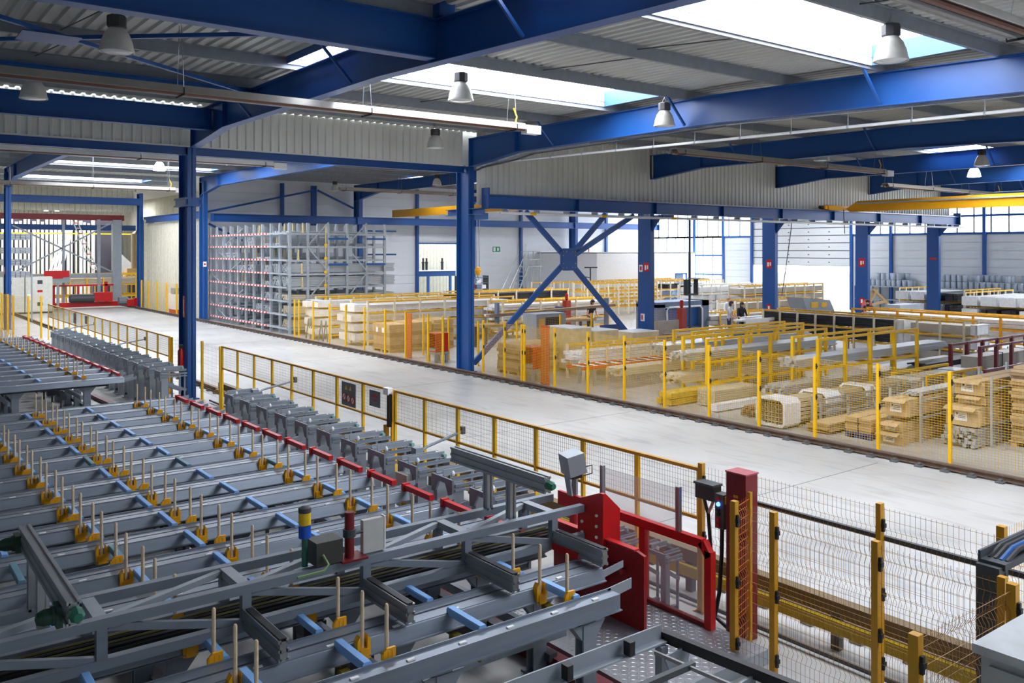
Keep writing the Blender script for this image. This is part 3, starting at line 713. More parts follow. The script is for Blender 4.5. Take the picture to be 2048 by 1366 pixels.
for (x, lab) in ((2.35, 'dull red floor bar under the middle of the near table'), (5.55, 'dull red floor bar under the right ends of the near table')):
    tag(obj('floor_bar', MB().bar((x-0.05, 20.0, 0.08), (x+0.1, 5.4, 0.08), 0.13, 0.16), MAROON), lab, 'bar')
tag(obj('floor_bar', MB().bar((5.6, 27.0, 0.05), (5.9, 20.6, 0.05), 0.14, 0.1), MAROON), 'dull red floor bar in the gap between the two tables', 'bar')

# ================================================================== CLAMP STANDS
def clamp():
    t = thing('clamp_stand', 'x', 'stand', (0, 0, 0), 'grey clamp stands along the guard fence')
    for y in (-0.21, 0.21):
        obj('upright', MB().box(-0.07, y-0.05, 0, 0.09, y+0.05, 1.08).box(-0.11, y-0.09, 0, 0.13, y+0.09, 0.015), GREY2, t)
    obj('arch_plate', MB().prism([(-0.26, 0.88), (-0.16, 0.9), (-0.08, 1.05), (0.08, 1.05), (0.16, 0.9), (0.26, 0.88), (0.26, 1.12), (-0.26, 1.12)], 'x', -0.1, -0.07), GREY, t)
    for k, (y, z0, z1) in enumerate(((0.2, 1.12, 1.18), (0.02, 1.12, 1.2), (-0.22, 1.1, 1.15))):
        o = obj('top_arm', MB().box(-0.06, y, z0, 0.56, y+0.012, z1).box(-0.06, y-0.03, z0, 0.56, y+0.012, z0+0.01), GREY2 if k < 2 else GREY, t)
        if k == 1:
            obj('knob', MB().lathe([(0.025, 0), (0.03, 0.03), (0.015, 0.06)], 8, (0.06, y-0.06, 1.12)), PAPER, o)
            obj('knob', MB().lathe([(0.025, 0), (0.03, 0.03), (0.015, 0.06)], 8, (0.46, y+0.06, 1.14)), PAPER, o)
            obj('roller', MB().lathe([(0.03, 0), (0.03, 0.07)], 10, (0.52, y-0.09, 1.15), 'y'), mat('roller_teal', (130, 176, 172), 0.4), o)
            obj('motor', MB().box(0.44, y-0.14, 1.02, 0.56, y-0.02, 1.11), GREYD, o)
    obj('front_bar', MB().box(-0.06, -0.28, 1.02, 0.56, -0.25, 1.06).box(-0.06, -0.28, 0.96, 0.56, -0.25, 0.99), GREY, t)
    obj('diagonal', MB().bar((0.02, -0.2, 0.82), (0.56, -0.2, 0.6), 0.05, 0.07), GREY, t)
    obj('diagonal', MB().bar((0.02, 0.2, 0.76), (0.56, 0.2, 0.54), 0.05, 0.07), GREY, t)
    obj('rear_leg', MB().box(0.5, -0.24, 0, 0.55, 0.24, 0.06).box(0.5, -0.22, 0, 0.54, -0.18, 1.02).box(0.5, 0.17, 0, 0.54, 0.21, 1.12), GREY, t)
    obj('foot_rail', MB().box(-0.06, -0.2, 0.08, 0.52, -0.14, 0.14).box(-0.06, 0.14, 0.08, 0.52, 0.2, 0.14), GREYD, t)
    return t
c0 = clamp()
near_c = [18.45-0.935*k for k in range(11)]
for k, y in enumerate(near_c):
    o = c0 if k == 0 else copy_tree(c0, (0, 0, 0))
    o.location = (6.58-0.004*k, y, 0)
    o['label'] = ('grey clamp stand, %s from the blue column in the near row' % ORD[k])
for k, y in enumerate((7.75, 7.05)):
    o = copy_tree(c0, (7.44, y, 0), 'low grey clamp stand seen through the clear screen, %s one' % ('farther' if k == 0 else 'nearer')); o.scale = (0.42, 0.8, 0.66)
for k in range(14):
    o = copy_tree(c0, (6.42-0.01*k, 23.2+1.04*k, 0), 'grey clamp stand, %s from the gap in the far row' % ORD[k])
t = thing('switch_box', 'pale switch box with yellow sticker on a clamp stand', 'box', (6.4, 10.97, 0.5))
obj('housing', MB().box(6.36, 10.82, 0.5, 6.46, 11.12, 0.98), mat('pale_grey_box', (196, 196, 190), 0.5), t); obj('sticker', MB().box(6.355, 10.88, 0.54, 6.36, 10.98, 0.7), YEL, t)
for (x, y, lab) in ((6.9, 12.0, 'grey sensor arm reaching over the rail from the near clamp row'), (7.0, 18.9, 'grey sensor arm beside the first near clamp stand'), (6.8, 30.6, 'grey sensor arm above the middle of the far clamp row'), (6.8, 38.0, 'grey sensor arm at the distant end of the far clamp row')):
    t = thing('reach_sensor', lab, 'sensor', (x, y-0.55, 1.0))
    obj('arm', MB().tube([(x, y-0.55, 1.09), (x+0.25, y-0.45, 1.16), (x+1.1, y-0.15, 1.24)], 0.022, 6), GREY, t)
    obj('head', MB().box(x+1.08, y-0.2, 1.2, x+1.14, y-0.1, 1.32), GREYD, t); obj('clamp_block', MB().box(x-0.05, y-0.62, 1.07, x+0.08, y-0.48, 1.2), GREY2, t)

# ================================================================== GANTRY TRUSS OVER THE TABLE
t = thing('truss_gantry', 'grey welded truss gantry lying across the near table', 'gantry', (3.0, 7.35, 1.0))
YN, YFa, ZT, ZB = 7.38, 7.92, 1.29, 0.97
for (y, z, n_) in ((YN, ZT, 'chord'), (YFa, ZT, 'chord'), (YN, ZB, 'chord'), (YFa, ZB, 'chord')):
    obj(n_, MB().box(-1.2, y-0.04, z-0.04, 6.62, y+0.04, z+0.04), GREY, t)
NX = [6.19-1.15*k for k in range(7)]
for i, x in enumerate(NX):
    obj('vertical', MB().box(x-0.04, YN-0.036, ZB+0.04, x+0.04, YN+0.036, ZT-0.04), GREY, t)
    obj('vertical', MB().box(x-0.04, YFa-0.036, ZB+0.04, x+0.04, YFa+0.036, ZT-0.04), GREY, t)
    obj('tie', MB().box(x-0.05, YN+0.04, ZT-0.035, x+0.05, YFa-0.04, ZT+0.035), GREY2, t)
    xn = x-1.15
    obj('diagonal', MB().bar((x-0.03, YN, ZB+0.03), (xn+0.05, YN, ZT-0.04), 0.05, 0.06), GREY, t)
    obj('diagonal', MB().bar((x-0.04, YFa-0.05, ZT), (xn+0.05, YN+0.05, ZT), 0.06, 0.05), GREY2, t)
obj('cable_tray', MB().box(-1.0, 7.5, 0.96, 6.5, 7.8, 1.0), DARK, t)
for k in range(4): obj('cable', MB().tube([(-1, 7.53+k*0.07, 1.02), (6.4, 7.55+k*0.07, 1.02)], 0.014, 5), mat('olive_cable', (92, 88, 40), 0.5) if k % 2 else DARK, t)
def extr(b, p, q, w_, h_):          # slotted aluminium extrusion
    p = Vector(p); q = Vector(q); d = (q-p).normalized()
    up = Vector((0, 0, 1)) if abs(d.z) < 0.9 else Vector((1, 0, 0)); r = d.cross(up).normalized(); up = r.cross(d)
    for sx in (-1, 1):
        for sz in (-1, 0, 1) if h_ > w_*1.5 else (-1, 1):
            o = r*sx*(w_/2-w_*0.14)+up*sz*(h_/2-w_*0.14)
            b.bar(p+o, q+o, w_*0.28, w_*0.28, up)
    b.bar(p, q, w_*0.72, h_*0.86, up)
    return b
for k in range(4):
    x = 6.19-1.15*k
    o = obj('extrusion_arm', extr(MB(), (x, 7.34, 1.05), (x, 6.55, 1.05), 0.09, 0.17), ALU, t)
    obj('slide_strip', MB().box(x-0.03, 6.56, 1.137, x+0.03, 7.3, 1.145), DARK, o)
for (x, ya, yb_, n_) in ((5.7, 8.62, 6.88, 'r'), (1.2, 8.36, 6.34, 'l')):
    o = obj('extrusion_beam', extr(MB(), (x, ya, 1.8), (x, yb_, 1.8), 0.09, 0.17), ALU, t)
    obj('end_cap', MB().lathe([(0.05, 0), (0.05, -0.05), (0.03, -0.09)], 8, (x+0.01, yb_, 1.8), 'y'), mat('green_cap', (36, 110, 84), 0.45), o)
    for y in (7.92, 7.5): obj('extrusion_post', extr(MB(), (x, y, 1.31), (x, y, 1.72), 0.08, 0.08), ALU, t)
for (y, z) in ((8.3, 1.76), (6.55, 1.74)):
    obj('green_sensor', MB().lathe([(0.0, -0.12), (0.04, -0.11), (0.055, -0.07), (0.055, -0.02), (0.065, -0.02), (0.065, 0.02)], 12, (1.12, y, z), 'x').box(1.12, y-0.07, z-0.07, 1.16, y+0.07, z+0.07), mat('sensor_green', (24, 66, 50), 0.45), t)
def moved(objs, d):
    for o in objs: o.location = Vector(o.location)+Vector(d)
MV = []
t = thing('stack_light', 'signal light with yellow and blue lenses on a control box', 'light', (3.2, 7.3, 1.44))
obj('control_box', MB().box(3.24, 7.18, 1.45, 3.5, 7.4, 1.66), mat('box_dark', (66, 66, 60), 0.4), t)
obj('stem', MB().tube([(3.18, 7.3, 1.44), (3.18, 7.3, 1.7)], 0.03, 8), mat('stem_green', (40, 96, 78), 0.5), t)
obj('blue_lens', MB().lathe([(0.055, 0), (0.055, 0.11)], 14, (3.18, 7.3, 1.7)), mat('lens_blue', (24, 84, 200), 0.25), t, True)
obj('yellow_lens', MB().lathe([(0.055, 0), (0.055, 0.11)], 14, (3.18, 7.3, 1.82)), mat('lens_yellow', (236, 196, 20), 0.25), t, True)
obj('cap', MB().lathe([(0.058, 0), (0.058, 0.04), (0.03, 0.055)], 14, (3.18, 7.3, 1.93)), GREYD, t, True)
obj('cable', MB().tube([(3.3, 7.18, 1.55), (3.32, 7.1, 1.48), (3.25, 7.06, 1.45), (3.0, 7.05, 1.45)], 0.012, 5), mat('cable_green', (120, 150, 96), 0.5), t)
MV.append(t)
t = thing('sensor_post', 'short dark red tube post with flange bolted on the truss', 'post', (3.6, 7.25, 1.44))
obj('tube', MB().lathe([(0.045, 0), (0.045, 0.42)], 14, (3.6, 7.25, 1.45)), REDD, t, True); obj('flange', MB().box(3.48, 7.14, 1.435, 3.74, 7.36, 1.455), REDD, t); obj('collar', MB().lathe([(0.06, 0), (0.06, 0.07)], 14, (3.6, 7.25, 1.64)), GREYD, t)
MV.append(t)
t = thing('enclosure', 'pale flat enclosure box standing on the truss beside the red tube', 'box', (3.85, 7.3, 1.44))
obj('housing', MB().box(3.74, 7.24, 1.45, 3.96, 7.3, 1.76), mat('pale_grey_box', (196, 196, 190), 0.5), t); obj('edge', MB().box(3.96, 7.235, 1.45, 3.975, 7.305, 1.77), PAPER, t); obj('arm', MB().tube([(3.6, 7.25, 1.66), (3.76, 7.26, 1.66)], 0.015, 6), GREYD, t)
MV.append(t)
moved(MV, (0.13, 0.14, -0.105))
# red end plate of the truss
t = thing('end_plate', 'large red steel end plate closing the truss', 'plate', (6.68, 7.3, 0.15))
obj('upper_box', MB().prism([(7.5, 0.5), (7.08, 0.5), (7.08, 1.5), (7.14, 1.5), (7.5, 1.36)], 'x', 6.66, 6.7), RED, t)
obj('side_plate', MB().add([(6.7, 7.08, 0.5), (6.92, 7.08, 0.5), (6.92, 7.08, 1.3), (6.7, 7.08, 1.5), (6.7, 7.12, 0.5), (6.92, 7.12, 0.5), (6.92, 7.12, 1.3), (6.7, 7.12, 1.5)], [(0, 1, 2, 3), (7, 6, 5, 4), (1, 5, 6, 2), (2, 6, 7, 3), (0, 4, 5, 1)]), RED, t)
obj('back_plate', MB().box(6.7, 7.12, 1.2, 6.74, 7.9, 1.36), RED, t)
obj('lower_plate', MB().prism([(7.98, 0.16), (6.5, 0.16), (6.5, 0.96), (6.62, 0.99), (7.98, 0.99)], 'x', 6.705, 6.745), mat('deep_red', (150, 14, 22), 0.3), t)
obj('top_lip', MB().box(6.68, 6.62, 0.985, 6.76, 7.98, 1.005), RED, t)
obj('cross_bar', MB().box(6.6, 6.75, 0.72, 6.705, 7.6, 0.76), REDD, t)
for y in (7.42, 7.18):
    for z in (1.0, 1.12, 1.24): obj('bolt', MB().lathe([(0.018, 0), (0.018, -0.015)], 8, (6.66, y, z), 'x'), PAPER, t)
t = thing('sensor_box', 'grey sensor box tilted on a bracket above the red plate', 'sensor', (6.74, 7.68, 1.36))
b = MB(); b.box(-0.11, -0.12, -0.12, 0.11, 0.12, 0.12); R_ = Matrix.Rotation(math.radians(-12), 3, 'Y') @ Matrix.Rotation(math.radians(-14), 3, 'Z')
b.v = [tuple(R_ @ Vector(v)+Vector((6.74, 7.68, 1.72))) for v in b.v]
obj('housing', b, GREY2, t); obj('bracket', MB().prism([(7.6, 1.36), (7.68, 1.36), (7.74, 1.58), (7.66, 1.6)], 'x', 6.66, 6.68).box(6.74, 7.62, 1.36, 6.77, 7.7, 1.6), GREY2, t)
obj('gland', MB().box(6.68, 7.6, 1.55, 6.82, 7.74, 1.61), DARK, t); obj('cable', MB().tube([(6.84, 7.58, 1.68), (6.9, 7.52, 1.7), (6.92, 7.54, 1.6), (6.84, 7.6, 1.57)], 0.008, 5), DARK, t)
# red guard frame with clear screen
t = thing('safety_screen', 'bright red tube frame holding a clear screen on the platform', 'frame', (7.35, 6.9, 0.15))
obj('top_tube', MB().bar((7.35, 6.24, 1.04), (7.35, 8.4, 1.04), 0.08, 0.1).bar((7.35, 6.15, 0.92), (7.35, 6.25, 1.06), 0.08, 0.09), RED, t)
obj('post', MB().box(7.31, 6.11, 0.15, 7.39, 6.2, 0.98), RED, t); obj('post', MB().box(7.31, 7.08, 0.15, 7.39, 7.17, 1.0), RED, t); obj('post', MB().box(7.31, 8.3, 0.15, 7.39, 8.39, 1.0), RED, t)
obj('clear_panel', MB().box(7.345, 6.22, 0.2, 7.35, 7.06, 0.98), GLASS, t); obj('clear_panel', MB().box(7.345, 7.2, 0.2, 7.35, 8.3, 0.98), GLASS, t)
obj('clear_panel', MB().box(7.33, 6.62, 1.1, 7.335, 7.78, 1.56), GLASS, t)
obj('extrusion_post', extr(MB(), (7.33, 6.58, 1.09), (7.33, 6.58, 1.58), 0.05, 0.05), ALU, t); obj('extrusion_post', extr(MB(), (7.33, 7.8, 1.09), (7.33, 7.8, 1.58), 0.05, 0.05), ALU, t)
obj('sill', MB().box(7.32, 6.2, 0.16, 7.38, 8.3, 0.2), REDD, t)
# checker platform
def checker_mat():
    m = CHECK; nt = m.node_tree; b = nt.nodes['Principled BSDF']
    tc = nt.nodes.new('ShaderNodeTexCoord'); mp = nt.nodes.new('ShaderNodeMapping'); mp.inputs['Rotation'].default_value = (0, 0, math.radians(45)); mp.inputs['Scale'].default_value = (22, 22, 22)
    vo = nt.nodes.new('ShaderNodeTexChecker'); vo.inputs['Scale'].default_value = 1.0
    bp = nt.nodes.new('ShaderNodeBump'); bp.inputs['Strength'].default_value = 0.6; bp.inputs['Distance'].default_value = 0.004
    nt.links.new(tc.outputs['Object'], mp.inputs['Vector']); nt.links.new(mp.outputs['Vector'], vo.inputs['Vector']); nt.links.new(vo.outputs['Fac'], bp.inputs['Height']); nt.links.new(bp.outputs['Normal'], b.inputs['Normal'])
checker_mat()
t = thing('platform', 'low steel checker-plate platform around the red plate', 'platform', (6.3, 6.9, 0))
obj('deck', MB().box(5.78, 5.5, 0.13, 7.45, 8.7, 0.15), CHECK, t); obj('edge_plate', MB().box(5.78, 5.48, 0, 7.45, 5.5, 0.15).box(7.43, 5.5, 0, 7.45, 8.7, 0.13).box(5.78, 5.5, 0, 5.8, 8.7, 0.13), GREY2, t)
bm = MB()                                          # raised tread lozenges
for i in range(26):
    for j in range(50):
        x = 5.84+i*0.062; y = 5.55+j*0.062; s_ = 1 if (i+j) % 2 else -1
        dx, dy = 0.018, 0.018*s_; px_, py_ = -0.006*s_, 0.006
        bm.add([(x-dx, y-dy, 0.15), (x+px_, y+py_, 0.1535), (x+dx, y+dy, 0.15), (x-px_, y-py_, 0.1535)], [(0, 3, 2, 1)])
o = obj('tread_pattern', bm, CHECK, t); o['kind'] = 'stuff'
# low transfer conveyor in the lower right foreground
t = thing('transfer_conveyor', 'low dark grey transfer conveyor frame in the lower right foreground', 'conveyor', (5.2, 4.7, 0))
obj('angle_rail', MB().bar((3.2, 5.42, 0.78), (5.8, 5.42, 0.78), 0.015, 0.14).bar((3.2, 5.38, 0.72), (5.8, 5.38, 0.72), 0.08, 0.015), GREY2, t)
obj('angle_rail', MB().bar((3.2, 4.95, 0.7), (5.7, 4.95, 0.7), 0.05, 0.05), GREYD, t)
obj('chain_guide', MB().bar((5.84, 5.44, 0.74), (6.05, 3.2, 0.74), 0.07, 0.09), DARK, t); obj('chain_guide', MB().bar((5.6, 5.3, 0.7), (5.78, 3.2, 0.7), 0.025, 0.03), STEEL, t)
for y in (5.2, 4.5, 3.8): obj('bracket', MB().prism([(5.6, 0.7), (5.95, 0.72), (5.9, 0.55), (5.7, 0.5)], 'y', y-0.01, y+0.01), GREY, t)
for (x, y) in ((4.6, 5.36), (5.3, 5.36)): obj('stop', MB().box(x, y-0.06, 0.74, x+0.06, y+0.02, 0.86), DARK, t)
for (x, y) in ((3.6, 5.4), (5.75, 5.36), (5.9, 3.9), (4.6, 4.95)): obj('leg', MB().box(x-0.04, y-0.04, 0, x+0.04, y+0.04, 0.7), GREY, t)
obj('cross_bar', MB().bar((5.0, 4.3, 0.66), (5.85, 4.3, 0.66), 0.06, 0.06), GREY2, t); obj('cross_bar', MB().bar((4.6, 4.95, 0.72), (4.7, 4.2, 0.72), 0.04, 0.03), STEEL, t)
obj('hose', MB().tube([(5.5, 4.6, 0.62), (5.42, 4.58, 0.56), (5.38, 4.5, 0.45), (5.42, 4.45, 0.3), (5.5, 4.45, 0.15)], 0.02, 6), DARK, t)
# cabinet, cable post at the right edge
t = thing('control_cabinet', 'grey control cabinet with dark window at the lower right corner', 'cabinet', (6.4, 2.2, 0))
obj('body', MB().box(5.97, 1.4, 0, 7.0, 2.72, 1.54), mat('cabinet_grey', (168, 172, 174), 0.45), t); obj('top', MB().box(5.93, 1.36, 1.54, 7.04, 2.76, 1.6), mat('cabinet_top', (186, 190, 192), 0.4), t)
o = obj('door', MB().box(5.945, 1.5, 0.1, 5.97, 2.66, 1.48), mat('cabinet_grey', (168, 172, 174), 0.45), t); obj('window', MB().box(5.935, 1.62, 0.3, 5.945, 2.5, 1.34), DARK, o)
t = thing('cable_post', 'dark grey post carrying a cable tray out of the picture', 'post', (7.35, 3.25, 0))
obj('post', MB().box(7.24, 3.16, 0, 7.4, 3.34, 1.68), GREYD, t); obj('tray', MB().bar((7.3, 3.24, 1.68), (10.5, 3.24, 1.7), 0.2, 0.05).bar((7.3, 3.34, 1.72), (10.5, 3.34, 1.74), 0.02, 0.1), GREYD, t)
for k, m_ in enumerate((DARK, BLUE2, DARK, DARK)):
    obj('cable', MB().tube([(7.32, 3.17+k*0.045, 1.2), (7.33, 3.17+k*0.045, 1.6), (7.4, 3.17+k*0.045, 1.7), (7.6, 3.17+k*0.045, 1.76), (10.5, 3.17+k*0.045, 1.8)], 0.02, 6), m_, t)
# ================================================================== LAMPS, HEATERS, PIPES, CRANES
def lamp():
    t = thing('high_bay_lamp', 'x', 'lamp', (0, 0, 0), 'dome lamps under the roof')
    obj('gear_box', MB().lathe([(0.12, 0.38), (0.15, 0.4), (0.15, 0.56), (0.13, 0.58)], 8, (0, 0, 0)), mat('lamp_gear', (62, 62, 64), 0.5), t)
    obj('dome', MB().lathe([(0.26, 0), (0.255, 0.05), (0.235, 0.16), (0.19, 0.28), (0.12, 0.38), (0.06, 0.4)], 20, (0, 0, 0), 'z', False), LAMPW, t, True)
    obj('lens', MB().lathe([(0.25, 0.012), (0.2, -0.012), (0.1, -0.022), (0.005, -0.025)], 20, (0, 0, 0), 'z', False), LAMPG, t, True)
    obj('rim', MB().lathe([(0.25, -0.005), (0.268, -0.005), (0.268, 0.03), (0.255, 0.03)], 20, (0, 0, 0), 'z', False), LAMPW, t, True)
    obj('hanger', MB().tube([(-0.08, 0, 0.58), (-0.02, 0, 0.68), (0.02, 0, 0.68), (0.08, 0, 0.58)], 0.008, 5).tube([(0, 0, 0.68), (0, 0, 0.74)], 0.01, 5), STEEL, t)
    return t
L0 = lamp()
LP = [((3.44, 14.9, 7.35), 'unlit grey dome lamp, largest one at the upper left'), ((3.07, 20.2, 7.3), 'unlit dome lamp below the long heater tube at the left edge'),
      ((10.17, 15.1, 7.3), 'dome lamp hanging before the bright roof light near the ridge beam'), ((16.3, 15.1, 7.3), 'small dome lamp in front of the sunlit blue rafter'),
      ((13.2, 7.4, 7.2), 'large dome lamp hanging under the upper right roof light'), ((14.38, 22.75, 7.32), 'dome lamp half hidden behind the white heater tube'),
      ((26.9, 17.6, 7.3), 'dome lamp behind the white pipe, between two dark rafters'), ((33.2, 15.1, 7.3), 'dome lamp above another one at the far right'),
      ((38.0, 17.6, 7.3), 'glowing dome lamp below another one at the far right'), ((9.1, 34.05, 7.85), 'glowing dome lamp just left of the blue column head'),
      ((11.47, 41.75, 7.85), 'glowing dome lamp hanging lowest beside the blue column'), ((15.49, 34.05, 7.85), 'glowing dome lamp over the lit rafter of the far hall'),
      ((24.03, 49.55, 7.85), 'small dome lamp far back above the cantilever rack'), ((26.5, 41.75, 7.85), 'small dome lamp far back left of the second blue column')]
for k, (p, lab) in enumerate(LP):
    o = L0 if k == 0 else copy_tree(L0, (0, 0, 0))
    o.location = p; o['label'] = lab
    ztop = (zt(p[1]) if p[1] < 25 else ZF)
    if 'glowing' in lab:
        for c in kids(o):
            if c.name.startswith('dome') or c.name.startswith('lens') or c.name.startswith('rim'):
                c.data = c.data.copy(); c.data.materials[0] = LAMPON
    obj('drop_rod', MB().tube([(p[0], p[1], p[2]+0.72), (p[0], p[1], max(p[2]+0.76, ztop+0.02))], 0.008, 5), STEEL, o)
for k, (x, y) in enumerate(((11.5, 70.4), (12.2, 70.4), (9.4, 78.0))):
    tag(obj('flood_lamp', MB().box(x-0.12, y-0.1, 7.0, x+0.12, y+0.1, 7.25).box(x-0.03, y-0.03, 7.25, x+0.03, y+0.03, 8.79), LAMPON if k < 2 else emis('warm_lamp', (255, 220, 150), 6)), ['left one of two square floodlights over the far red gantry', 'right one of two square floodlights over the far red gantry', 'warm round lamp above the far red beam'][k], 'lamp')

def heater(label, x0, x1, y, z, drop=None, mt=ALU):
    t = thing('radiant_heater', label, 'heater', ((x0+x1)/2, y, z))
    obj('reflector', MB().strip([(y-0.2, z), (y-0.12, z+0.14), (y+0.12, z+0.14), (y+0.2, z)], 0.012, 'x', x0, x1), WHITE if mt == 'w' else mat('heater_grey', (170, 166, 158), 0.4, 0.3), t)
    obj('tube', MB().tube([(x0+0.05, y-0.06, z+0.02), (x1+0.12, y-0.06, z+0.02)], 0.045, 8), mat('heater_tube', (120, 84, 70), 0.5, 0.4), t, True)
    obj('tube', MB().tube([(x0+0.05, y+0.09, z+0.02), (x1, y+0.09, z+0.02)], 0.045, 8), STEEL, t, True)
    n = max(2, int((x1-x0)/3.2))
    hg = mesh_of(MB().bar((0, -0.22, -0.03), (0, 0.22, -0.03), 0.03, 0.03).tube([(0, -0.22, -0.03), (0, -0.22, 0.1)], 0.012, 5).tube([(0, 0.22, -0.03), (0, 0.22, 0.1)], 0.012, 5), 'hanger_bracket', DARK)
    ztop = (zt(y) if y < 25 else ZF)+0.235
    for k in range(n+1):
        x = x0+0.3+k*(x1-x0-0.6)/n
        inst('hanger_bracket', hg, t, (x, y, z))
        obj('hanger_wire', MB().tube([(x, y-0.2, z+0.05), (x, y-0.06, ztop)], 0.007, 4).tube([(x, y+0.2, z+0.05), (x, y+0.06, ztop)], 0.007, 4), STEEL, t)
    obj('burner_box', MB().box(x1+0.02, y-0.16, z-0.08, x1+0.45, y+0.06, z+0.12), WHITE, t)
    obj('gas_hose', MB().tube([(x1-0.2, y, z+0.14), (x1-0.15, y, z+0.3), (x1-0.22, y+0.03, z+0.5)], 0.018, 6), YEL, t)
    return t
heater('long white radiant heater tube across the upper left, ending before the blue rafter', -3.0, 12.6, 16.15, 7.0)
heater('grey radiant heater tube hanging between the dark rafters at right', 18.7, 29.8, 17.0, 6.95)
heater('brown radiant heater tube at the upper right corner', 8.6, 15.5, 4.95, 6.95)
heater('white radiant heater tube behind the fascia, beside the blue column', -1.0, 11.3, 28.0, 6.98, mt='w')
heater('thin radiant heater tube deep in the far hall at left', 2.0, 12.4, 42.6, 7.0)
heater('radiant heater tube hanging above the yellow crane bridge', 35.2, 46.0, 20.0, 6.9)
heater('dark radiant heater tube far back over the cantilever rack', 19.6, 33.0, 40.0, 7.2)
t = thing('air_pipe', 'thin white pipe hung on rods below the lit blue rafter', 'pipe', (17.5, 15, 7))
obj('pipe', MB().tube([(17.5, 24.6, 7.18), (17.5, 22.0, 7.12), (17.5, 5.0, 6.78)], 0.035, 8), WHITE, t, True)
for k in range(13):
    y = 22.4-k*1.45; z = 7.12-(22-y)*0.02
    obj('drop_rod', MB().tube([(17.5, y, z), (17.5, y, 7.36-max(0, 14-y)*0.035)], 0.008, 5), WHITE, t)
    obj('pipe_clip', MB().lathe([(0.045, -0.02), (0.045, 0.02)], 8, (17.5, y, z), 'y'), GALV, t)
t = thing('cable_run', 'grey cable bundle clipped along the underside of the lit rafter', 'cable', (17.1, 15, 7.3))
obj('tray', MB().bar((17.3, 21.9, 7.27), (17.3, 13.8, 7.29), 0.1, 0.03).bar((17.3, 24.4, 7.02), (17.3, 21.9, 7.27), 0.1, 0.03).bar((17.3, 13.8, 7.29), (17.3, 4.5, 6.97), 0.1, 0.03), GALV, t)
obj('cable', MB().tube([(17.3, 24.7, 6.95), (17.2, 24.2, 7.0), (17.3, 22.6, 7.12), (17.3, 21.5, 7.25), (17.3, 14, 7.27)], 0.03, 6), GREYD, t)
# yellow bridge crane
t = thing('bridge_crane', 'yellow overhead crane bridge riding on the blue runway', 'crane', (38.3, 14, 6.1))
obj('girder', MB().prism([(24.0, 6.2), (23.4, 6.55), (4.0, 6.6), (4.0, 6.0), (23.8, 6.05)], 'x', 38.7, 39.1), CRANE, t)
obj('end_truck', MB().box(37.4, 24.1, 6.12, 40.4, 24.5, 6.34).box(37.2, 24.15, 6.16, 37.4, 24.45, 6.32), CRANE, t)
obj('festoon_rail', MB().box(38.62, 4.5, 6.4, 38.7, 23.4, 6.46), GALV, t)
for x in (37.7, 40.1): obj('wheel', MB().lathe([(0.12, -0.05), (0.12, 0.05)], 12, (x, 24.3, 6.2), 'y'), GREYD, t)
obj('buffer', MB().lathe([(0.08, 0), (0.08, -0.22)], 10, (37.2, 24.3, 6.24), 'x'), DARK, t)
obj('drop_cable', MB().tube([(38.6, 24.06, 6.15), (38.62, 24.04, 5.6), (38.6, 24.0, 5.0)], 0.02, 5), DARK, t)
t = thing('hoist_crane', 'orange crane girder with blue hoist and yellow hook in the far hall', 'crane', (30, 45, 6.2))
obj('girder', MB().box(29.6, 27, 6.42, 30.0, 52.3, 6.9), CRANE, t)
obj('hoist', MB().box(29.6, 42.5, 6.02, 30.6, 43.4, 6.42), BLUE2, t)
obj('rope', MB().tube([(30.1, 43, 6.05), (30.1, 43, 3.1)], 0.02, 5).tube([(30.3, 43, 6.05), (30.3, 43, 3.1)], 0.02, 5), STEEL, t)
obj('hook_block', MB().lathe([(0.03, -0.32), (0.16, -0.25), (0.2, 0), (0.12, 0.18), (0.03, 0.22)], 10, (30.2, 43, 2.98)), CRANE, t)
obj('hook', MB().tube([(30.2, 43, 2.7), (30.2, 43, 2.55), (30.28, 43, 2.42), (30.14, 43, 2.38), (30.06, 43, 2.46)], 0.03, 6), STEEL, t)
tag(obj('hanging_cord', MB().tube([(43.2, 30.0, 8.78), (43.0, 30.1, 5.4), (42.6, 30.2, 3.0), (42.4, 30.3, 1.6)], 0.025, 5), GREYD), 'dark control cord hanging before the sectional door', 'cord')
# safety signs on columns and walls
def plate(label, x, y, z, w_, h_, ax, marks, base=RED, cat='sign'):
    t = thing('safety_sign', label, cat, (x, y, z))
    if ax == 'x':
        obj('plate', MB().box(x-0.008, y-w_/2, z-h_/2, x, y+w_/2, z+h_/2), base, t)
        for (dy, dz, sw, sh, m_) in marks: obj('symbol', MB().box(x-0.012, y+dy-sw/2, z+dz-sh/2, x-0.008, y+dy+sw/2, z+dz+sh/2), m_, t)
    else:
        obj('plate', MB().box(x-w_/2, y-0.008, z-h_/2, x+w_/2, y, z+h_/2), base, t)
        for (dx, dz, sw, sh, m_) in marks: obj('symbol', MB().box(x+dx-sw/2, y-0.012, z+dz-sh/2, x+dx+sw/2, y-0.008, z+dz+sh/2), m_, t)
FIRE = [(0.04, -0.02, 0.08, 0.2, PAPER), (-0.08, 0.0, 0.06, 0.16, PAPER)]
plate('red fire extinguisher sign with white symbol on the third blue column', 25.87, 24.95, 3.5, 0.3, 0.36, 'x', FIRE)
plate('pale red-edged notice beside the fire sign on the third blue column', 25.87, 25.25, 3.45, 0.18, 0.28, 'x', [(0, 0, 0.1, 0.16, RED)], PAPER)
plate('small red and white notice low on the third blue column', 25.87, 25.15, 1.45, 0.22, 0.3, 'x', [(0.03, 0, 0.08, 0.2, RED)], PAPER)
plate('red fire sign on the blue column before the sectional door', 34.07, 25.05, 3.55, 0.3, 0.4, 'x', FIRE)
plate('small red notice low on the column before the sectional door', 34.07, 25.05, 1.5, 0.25, 0.35, 'x', [(0, 0, 0.1, 0.2, PAPER)], RED)
